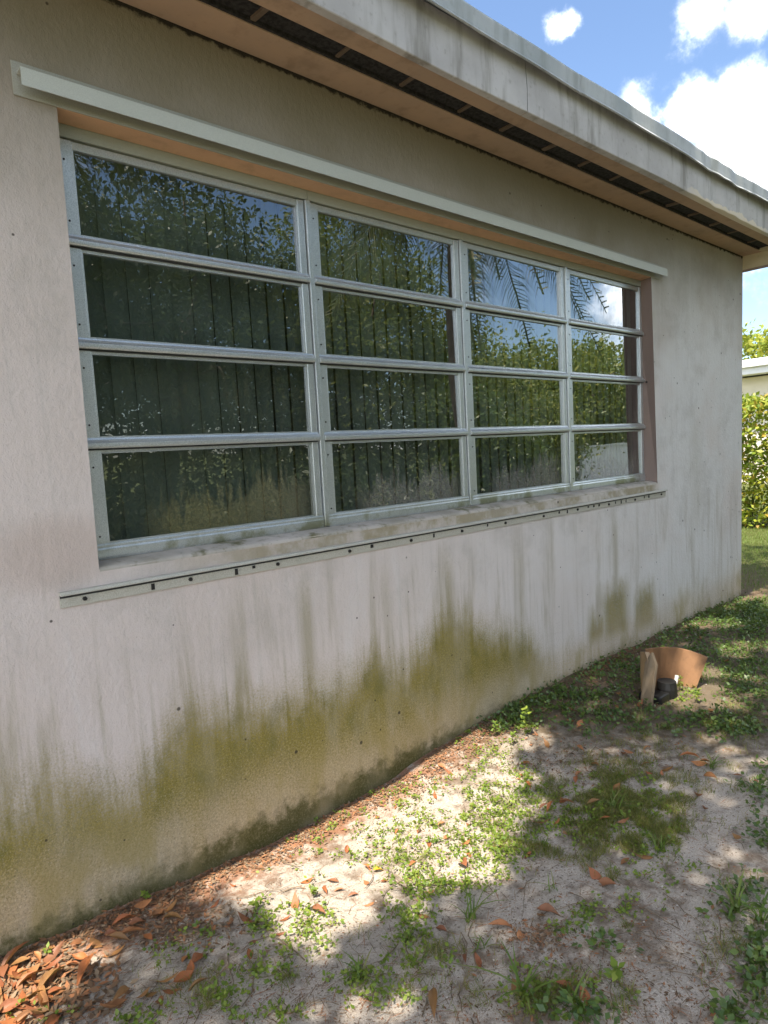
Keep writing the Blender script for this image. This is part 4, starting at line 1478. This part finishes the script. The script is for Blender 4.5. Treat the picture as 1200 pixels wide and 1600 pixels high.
def build_leaves():
    g = 'dry leaves in the heap at the left foot of the wall'
    lb = 'dry leaf in the sunlit orange-brown heap at the wall foot by the left edge'
    r = random.Random(3)
    n = 0
    while n < 70:
        x, y = r.gauss(55, 42), r.gauss(1548, 34)
        if x < -25 or y < 1478 + max(0, 40 - x) * .3 or y > 1625 or (x > 90 and y > 1530) or x > 150:
            continue
        fallen(x, y, lb, g, r.uniform(.42, 1.0), 'dry' if r.random() < .6 else 'dry_brown', .5, r.uniform(.001, .016))
        n += 1
    g = 'dry leaves strewn between the heap and the sunlit sand'
    lb = 'dull brown fallen leaf on the shaded sand right of the leaf heap'
    for x, y in ((172, 1462), (188, 1472), (150, 1478), (205, 1465), (232, 1470), (215, 1448), (245, 1432), (225, 1418), (262, 1425), (120, 1478), (196, 1442), (270, 1440), (180, 1490),
                 (258, 1536), (268, 1550), (236, 1558), (225, 1560), (250, 1568), (290, 1500), (312, 1500), (190, 1562), (178, 1580), (300, 1520), (285, 1536), (310, 1545)):
        fallen(x, y, lb, g, r.uniform(.5, .9), 'dry_brown' if r.random() < .65 else 'dry', .4, r.uniform(.001, .012))
    g = 'orange leaves scattered on the sunlit sand'
    lb = 'orange fallen leaf lying among lime weeds on the sunlit sand'
    for x, y, s in ((480, 1378, .75), (520, 1378, .6), (508, 1392, .5), (531, 1393, .45), (552, 1400, .4), (498, 1425, .75), (446, 1437, .45), (437, 1461, .45), (543, 1330, .45), (573, 1381, .5), (600, 1378, .4),
                    (574, 1358, .4), (395, 1475, .55), (390, 1492, .5), (645, 1350, .4), (698, 1310, .45), (728, 1318, .55), (670, 1322, .45), (650, 1372, .35), (670, 1395, .35), (690, 1200, .75),
                    (702, 1208, .6), (680, 1245, .5), (590, 1278, .45), (618, 1262, .4), (820, 1194, .6), (826, 1228, .6), (812, 1213, .5), (733, 1290, .45), (762, 1268, .45), (775, 1325, .5), (733, 1336, .5),
                    (600, 1325, .35), (335, 1416, .5), (365, 1385, .4), (455, 1340, .35), (690, 1288, .4), (620, 1300, .4), (830, 1165, .5), (838, 1148, .5), (778, 1226, .35), (655, 1300, .35), (577, 1415, .35)):
        fallen(x, y, lb, g, s, 'dry', .3, .002)
    for (x, y), s, mk, lab in (((461, 1416), .8, 'dry', 'upright curled orange leaf lit by the sun beside lime weeds'),
                               ((386, 1440), .95, 'dry', 'flat red-brown leaf at the shadow edge left of the sunlit sand'),
                               ((725, 1352), .95, 'dry', 'bright orange oval leaf in the middle of the sunlit weeds'),
                               ((592, 1362), .6, 'yellow_leaf', 'small yellow leaf on the bright sand'),
                               ((748, 1505), .62, 'dry', 'glowing orange leaf in a fleck of sun on shaded sand'),
                               ((678, 1570), .95, 'dry_brown', 'olive-brown leaf lying alone on the bottom sand'),
                               ((782, 1450), .8, 'dry', 'narrow reddish leaf beside the dark crumbs on shaded sand'),
                               ((846, 1432), .85, 'dry_brown', 'tan curled leaf, left of a touching pair on shaded sand'),
                               ((858, 1428), .85, 'dry', 'orange leaf, right of a touching pair on shaded sand'),
                               ((812, 1464), .5, 'dry', 'small rust leaf below the touching pair'),
                               ((808, 1548), .9, 'dry_brown', 'olive-brown leaf inside the bottom grass tuft'),
                               ((885, 1548), .8, 'dry', 'dark red leaf in the weeds right of the bottom grass tuft'),
                               ((915, 1562), .7, 'dry', 'reddish leaf near the bottom edge among green weeds'),
                               ((932, 1372), .85, 'dry', 'dark red curled leaf below the mossy grass'),
                               ((948, 1384), .8, 'dry', 'long red-brown leaf lying below the mossy grass'),
                               ((815, 1392), .5, 'dry', 'rust leaf at the right edge of the sunlit sand'),
                               ((1000, 1340), .8, 'dry_brown', 'dull mauve leaf under the mossy grass'),
                               ((977, 1348), .6, 'dry_brown', 'small dull leaf beside the mauve one under the mossy grass'),
                               ((660, 1434), .6, 'dry_brown', 'brown leaf in the weeds at the lower shadow edge'),
                               ((690, 1455), .55, 'dry_brown', 'small brown leaf on the sand below the weeds'),
                               ((728, 1500), .5, 'dry_brown', 'dark leaf left of the glowing orange leaf'),
                               ((826, 1340), .45, 'dry', 'small pink-brown leaf by the mossy grass edge')):
        fallen(x, y, lab, None, s, mk, .45, .004)
    g = 'brown leaves lying in the shaded weeds'
    lb = 'dull brown fallen leaf half hidden in the shaded weeds'
    pts = []
    while len(pts) < 42:
        x, y = r.uniform(840, 1190), r.uniform(1000, 1330)
        P = G(x, y)
        if P[1] > -.05:
            continue
        pts.append((x, y))
    pts += [(900, 1222), (885, 1260), (905, 1215), (860, 1265), (930, 1200), (870, 1290), (845, 1290), (790, 1095), (780, 1115), (810, 1090)]
    for x, y in pts:
        if y < 1075:
            lb, g = 'dull brown leaf lying in the creeper around the wooden box', 'brown leaves around the wooden box'
        elif x < 900:
            lb, g = 'dull brown leaf on the dark strip between wall foot and mossy grass', 'brown leaves by the wall foot'
        elif y < 1180:
            lb, g = 'dull brown leaf on the soil between wooden box and mossy grass', 'brown leaves before the wooden box'
        else:
            lb, g = 'dull brown leaf half hidden in the mossy grass', 'brown leaves in the mossy grass'
        fallen(x, y, lb, g, r.uniform(.45, .9), 'dry_brown' if r.random() < .6 else 'dry', .5, .012)


build_leaves()

# ------------------------------------------------------------------ single grass tufts and weeds
def build_tufts():
    tufts = [((820, 1560), 20, .12, .0042, 'broad-bladed grass tuft at the bottom of the sandy yard'),
             ((905, 1575), 12, .08, .0032, 'low grass tuft right of the bottom tuft'),
             ((1150, 1425), 18, .09, .0050, 'broad-bladed grass tuft on the sand near the right edge'),
             ((1190, 1440), 12, .08, .0045, 'grass tuft cut by the right edge of the picture'),
             ((735, 1435), 14, .10, .0032, 'grass tuft with one tall blade at the lower shadow edge'),
             ((565, 1525), 14, .06, .0035, 'flat grass tuft in the shade below the sunlit sand'),
             ((755, 1480), 10, .05, .0032, 'short grass tuft above the glowing orange leaf'),
             ((865, 1390), 7, .06, .0026, 'thin grass sprout on the sand under the mossy grass'),
             ((1110, 1200), 20, .07, .0026, 'rounded grass tuft on the pale sand in the right shade'),
             ((830, 1120), 12, .09, .0030, 'sunlit grass tuft at the end of the sunlit sand by the wall'),
             ((960, 1265), 16, .08, .0032, 'upright grass tuft rising from the mossy grass'),
             ((1030, 1330), 14, .06, .0026, 'bright grass tuft at the lower right of the mossy grass'),
             ((1085, 1075), 12, .05, .0028, 'sunlit grass tuft in front of the brown box'),
             ((640, 1470), 12, .05, .0028, 'grass tuft in the weeds left of the tall-bladed tuft'),
             ((850, 1320), 12, .05, .0026, 'grass tuft at the right edge of the sunlit weeds'),
             ((1000, 1130), 12, .05, .0026, 'grass tuft in front of the dark side of the brown box')]
    for i, ((px, py), n, h, w, lab) in enumerate(tufts):
        P = G(px, py)
        r = np.random.default_rng(900 + i)
        Q = np.stack([r.normal(0, .008, n), r.normal(0, .008, n), np.zeros(n) - .004], 1)
        v, f = blades(Q, h, w, 1.0, 950 + i, 4)
        o = link('grass_tuft', fast_mesh('grass_tuft', v, f), M['grass'], None, tuple(P))
        tag(o, lab, 'grass', 'single grass tufts')
    weeds = [((820, 1150), 8, .13, .030, 'tall leafy weed at the far end of the sunlit sand'), ((775, 1150), 6, .07, .024, 'small leafy weed against the wall foot'),
             ((800, 1165), 5, .06, .024, 'low leafy weed on the bright sand near the wall'), ((400, 1420), 4, .03, .022, 'two-leaved seedling on the sand at the shadow edge'),
             ((490, 1400), 6, .035, .016, 'lime weed between two upright orange leaves'), ((1088, 1098), 7, .07, .024, 'sunlit sprig in front of the brown box'),
             ((1062, 1080), 6, .085, .022, 'sprig with thin stem standing at the mouth of the brown box'),
             ((960, 1540), 5, .06, .030, 'pale round-leaved weed at the bottom right'), ((212, 1385), 4, .03, .018, 'tiny seedling at the foot of the stained wall'),
             ((705, 1140), 5, .03, .018, 'small weed growing from the wall base'), ((570, 1240), 4, .03, .014, 'small lime seedling by the wall on the bright sand'), ((75, 1495), 4, .03, .016, 'lime seedling poking out of the leaf heap')]
    for i, ((px, py), n, h, s, lab) in enumerate(weeds):
        P = G(px, py)
        if P[1] > -.02:
            P[1] = -.03
            P[2] = float(ground_h(P[0], P[1]))
        root = tag(empty('weed', tuple(P)), lab, 'weed', 'single leafy weeds')
        rr = random.Random(i)
        tip = (rr.uniform(-.015, .015), rr.uniform(-.02, 0), h)
        MB().tube([(0, 0, -.01), (tip[0] * .3, tip[1] * .3, h * .5), tip], [.0016, .0013, .0008], 5).build('stem', M['stem'], root)
        Q = np.array([(tip[0] * k / n, tip[1] * k / n, h * (.25 + .75 * (k + 1) / n)) for k in range(n) for _ in range(3)])
        an = np.arange(len(Q)) * 2.2
        al = np.stack([np.cos(an), np.sin(an), np.full(len(Q), .15)], 1)
        v, f = leaf_quads(Q, s, .55, .65, seed=i, along=al)
        link('leaves', fast_mesh('leaves', v, f), M['weed'], root)


build_tufts()

# ------------------------------------------------------------------ the broken box in the grass
def build_box():
    base = G(1032, 1092)
    root = tag(empty('wooden_box', tuple(base)), 'open brown wooden box half sunk in the grass beside the wall', 'box')
    def at(px, py, dz=0, shift=0.0):
        P = G(px, py)
        return Vector((P[0] - base[0], P[1] - base[1], P[2] - base[2] + dz))
    def slab(name, pts, th, m):
        """thick board from an outline of 3-D corners"""
        pts = [Vector(p) for p in pts]
        nrm = (pts[1] - pts[0]).cross(pts[2] - pts[0]).normalized()
        b = MB()
        n = len(pts)
        b.v = [tuple(p) for p in pts] + [tuple(p + nrm * th) for p in pts]
        b.f = [tuple(range(n)), tuple(reversed(range(n, 2 * n)))] + [(i, (i + 1) % n, n + (i + 1) % n, n + i) for i in range(n)]
        return b.build(name, m, root, .002)
    # directions: e runs along the house wall, w towards the wall
    e, w, u = Vector((1, 0, 0)), Vector((0, 1, 0)), Vector((0, 0, 1))
    f0 = at(1014, 1101) - u * .02                       # foot of the left board
    lean = e * .055 + w * .03
    tdir = (w * .10 - e * .0)
    slab('side_board', [f0, f0 + e * .17 + w * .13, f0 + e * .17 + w * .13 + lean + u * .21, f0 + e * .01 + w * .02 + lean + u * .27, f0 + lean * .8 + u * .235], .022, M['board'])
    p1, p2 = at(1003, 1098) - u * .02, at(1019, 1105) - u * .02
    slab('front_board', [p1, p2, p2 + u * .22 + e * .07, p1.lerp(p2, .6) + u * .28 + e * .07, p1 + u * .215 + e * .06], .016, M['grey_board'])
    b0 = f0 + e * .16 + w * .12
    # curved back panel bending round to the right-hand leaf
    r0 = at(1085, 1077) - u * .02
    n = 8
    v, fc = [], []
    path = []
    for k in range(n + 1):
        t = k / n
        p = b0.lerp(r0, t) + (e * .10 + w * .05) * math.sin(math.pi * t) * .9
        path.append(p)
    for k, p in enumerate(path):
        t = k / n
        hh = .232 - .055 * t
        v += [p, p + u * hh + e * (.05 + .05 * t) - w * .03 * t]
    m = len(v)
    v += [Vector(q) + Vector((.014, .006, 0)) for q in v]
    for k in range(n):
        a = 2 * k
        fc += [(a, a + 2, a + 3, a + 1), (m + a, m + a + 1, m + a + 3, m + a + 2), (a + 1, a + 3, m + a + 3, m + a + 1)]
    fc += [(0, 1, m + 1, m), (2 * n, m + 2 * n, m + 2 * n + 1, 2 * n + 1)]
    link('back_panel', pydata('back_panel', [tuple(q) for q in v], fc), M['plywood'], root)
    # black pipe stub with white cap inside
    c = at(1042, 1088)
    MB().tube([c - u * .05, c + u * .05, c + u * .085], [.05, .052, .046], 14).build('pipe_stub', M['black'], root)
    MB().tube([c + u * .06 + e * .058 - w * .02, c + u * .10 + e * .066 - w * .025], [.010, .010], 10).build('cap', M['white'], root)
    q = at(1040, 1098)
    MB().box(q.x - .05, q.x + .05, q.y - .0, q.y + .12, -.05, .045).build('hollow_shade', M['black'], root, .008)  # black block standing in for the shade inside the hollow box


build_box()
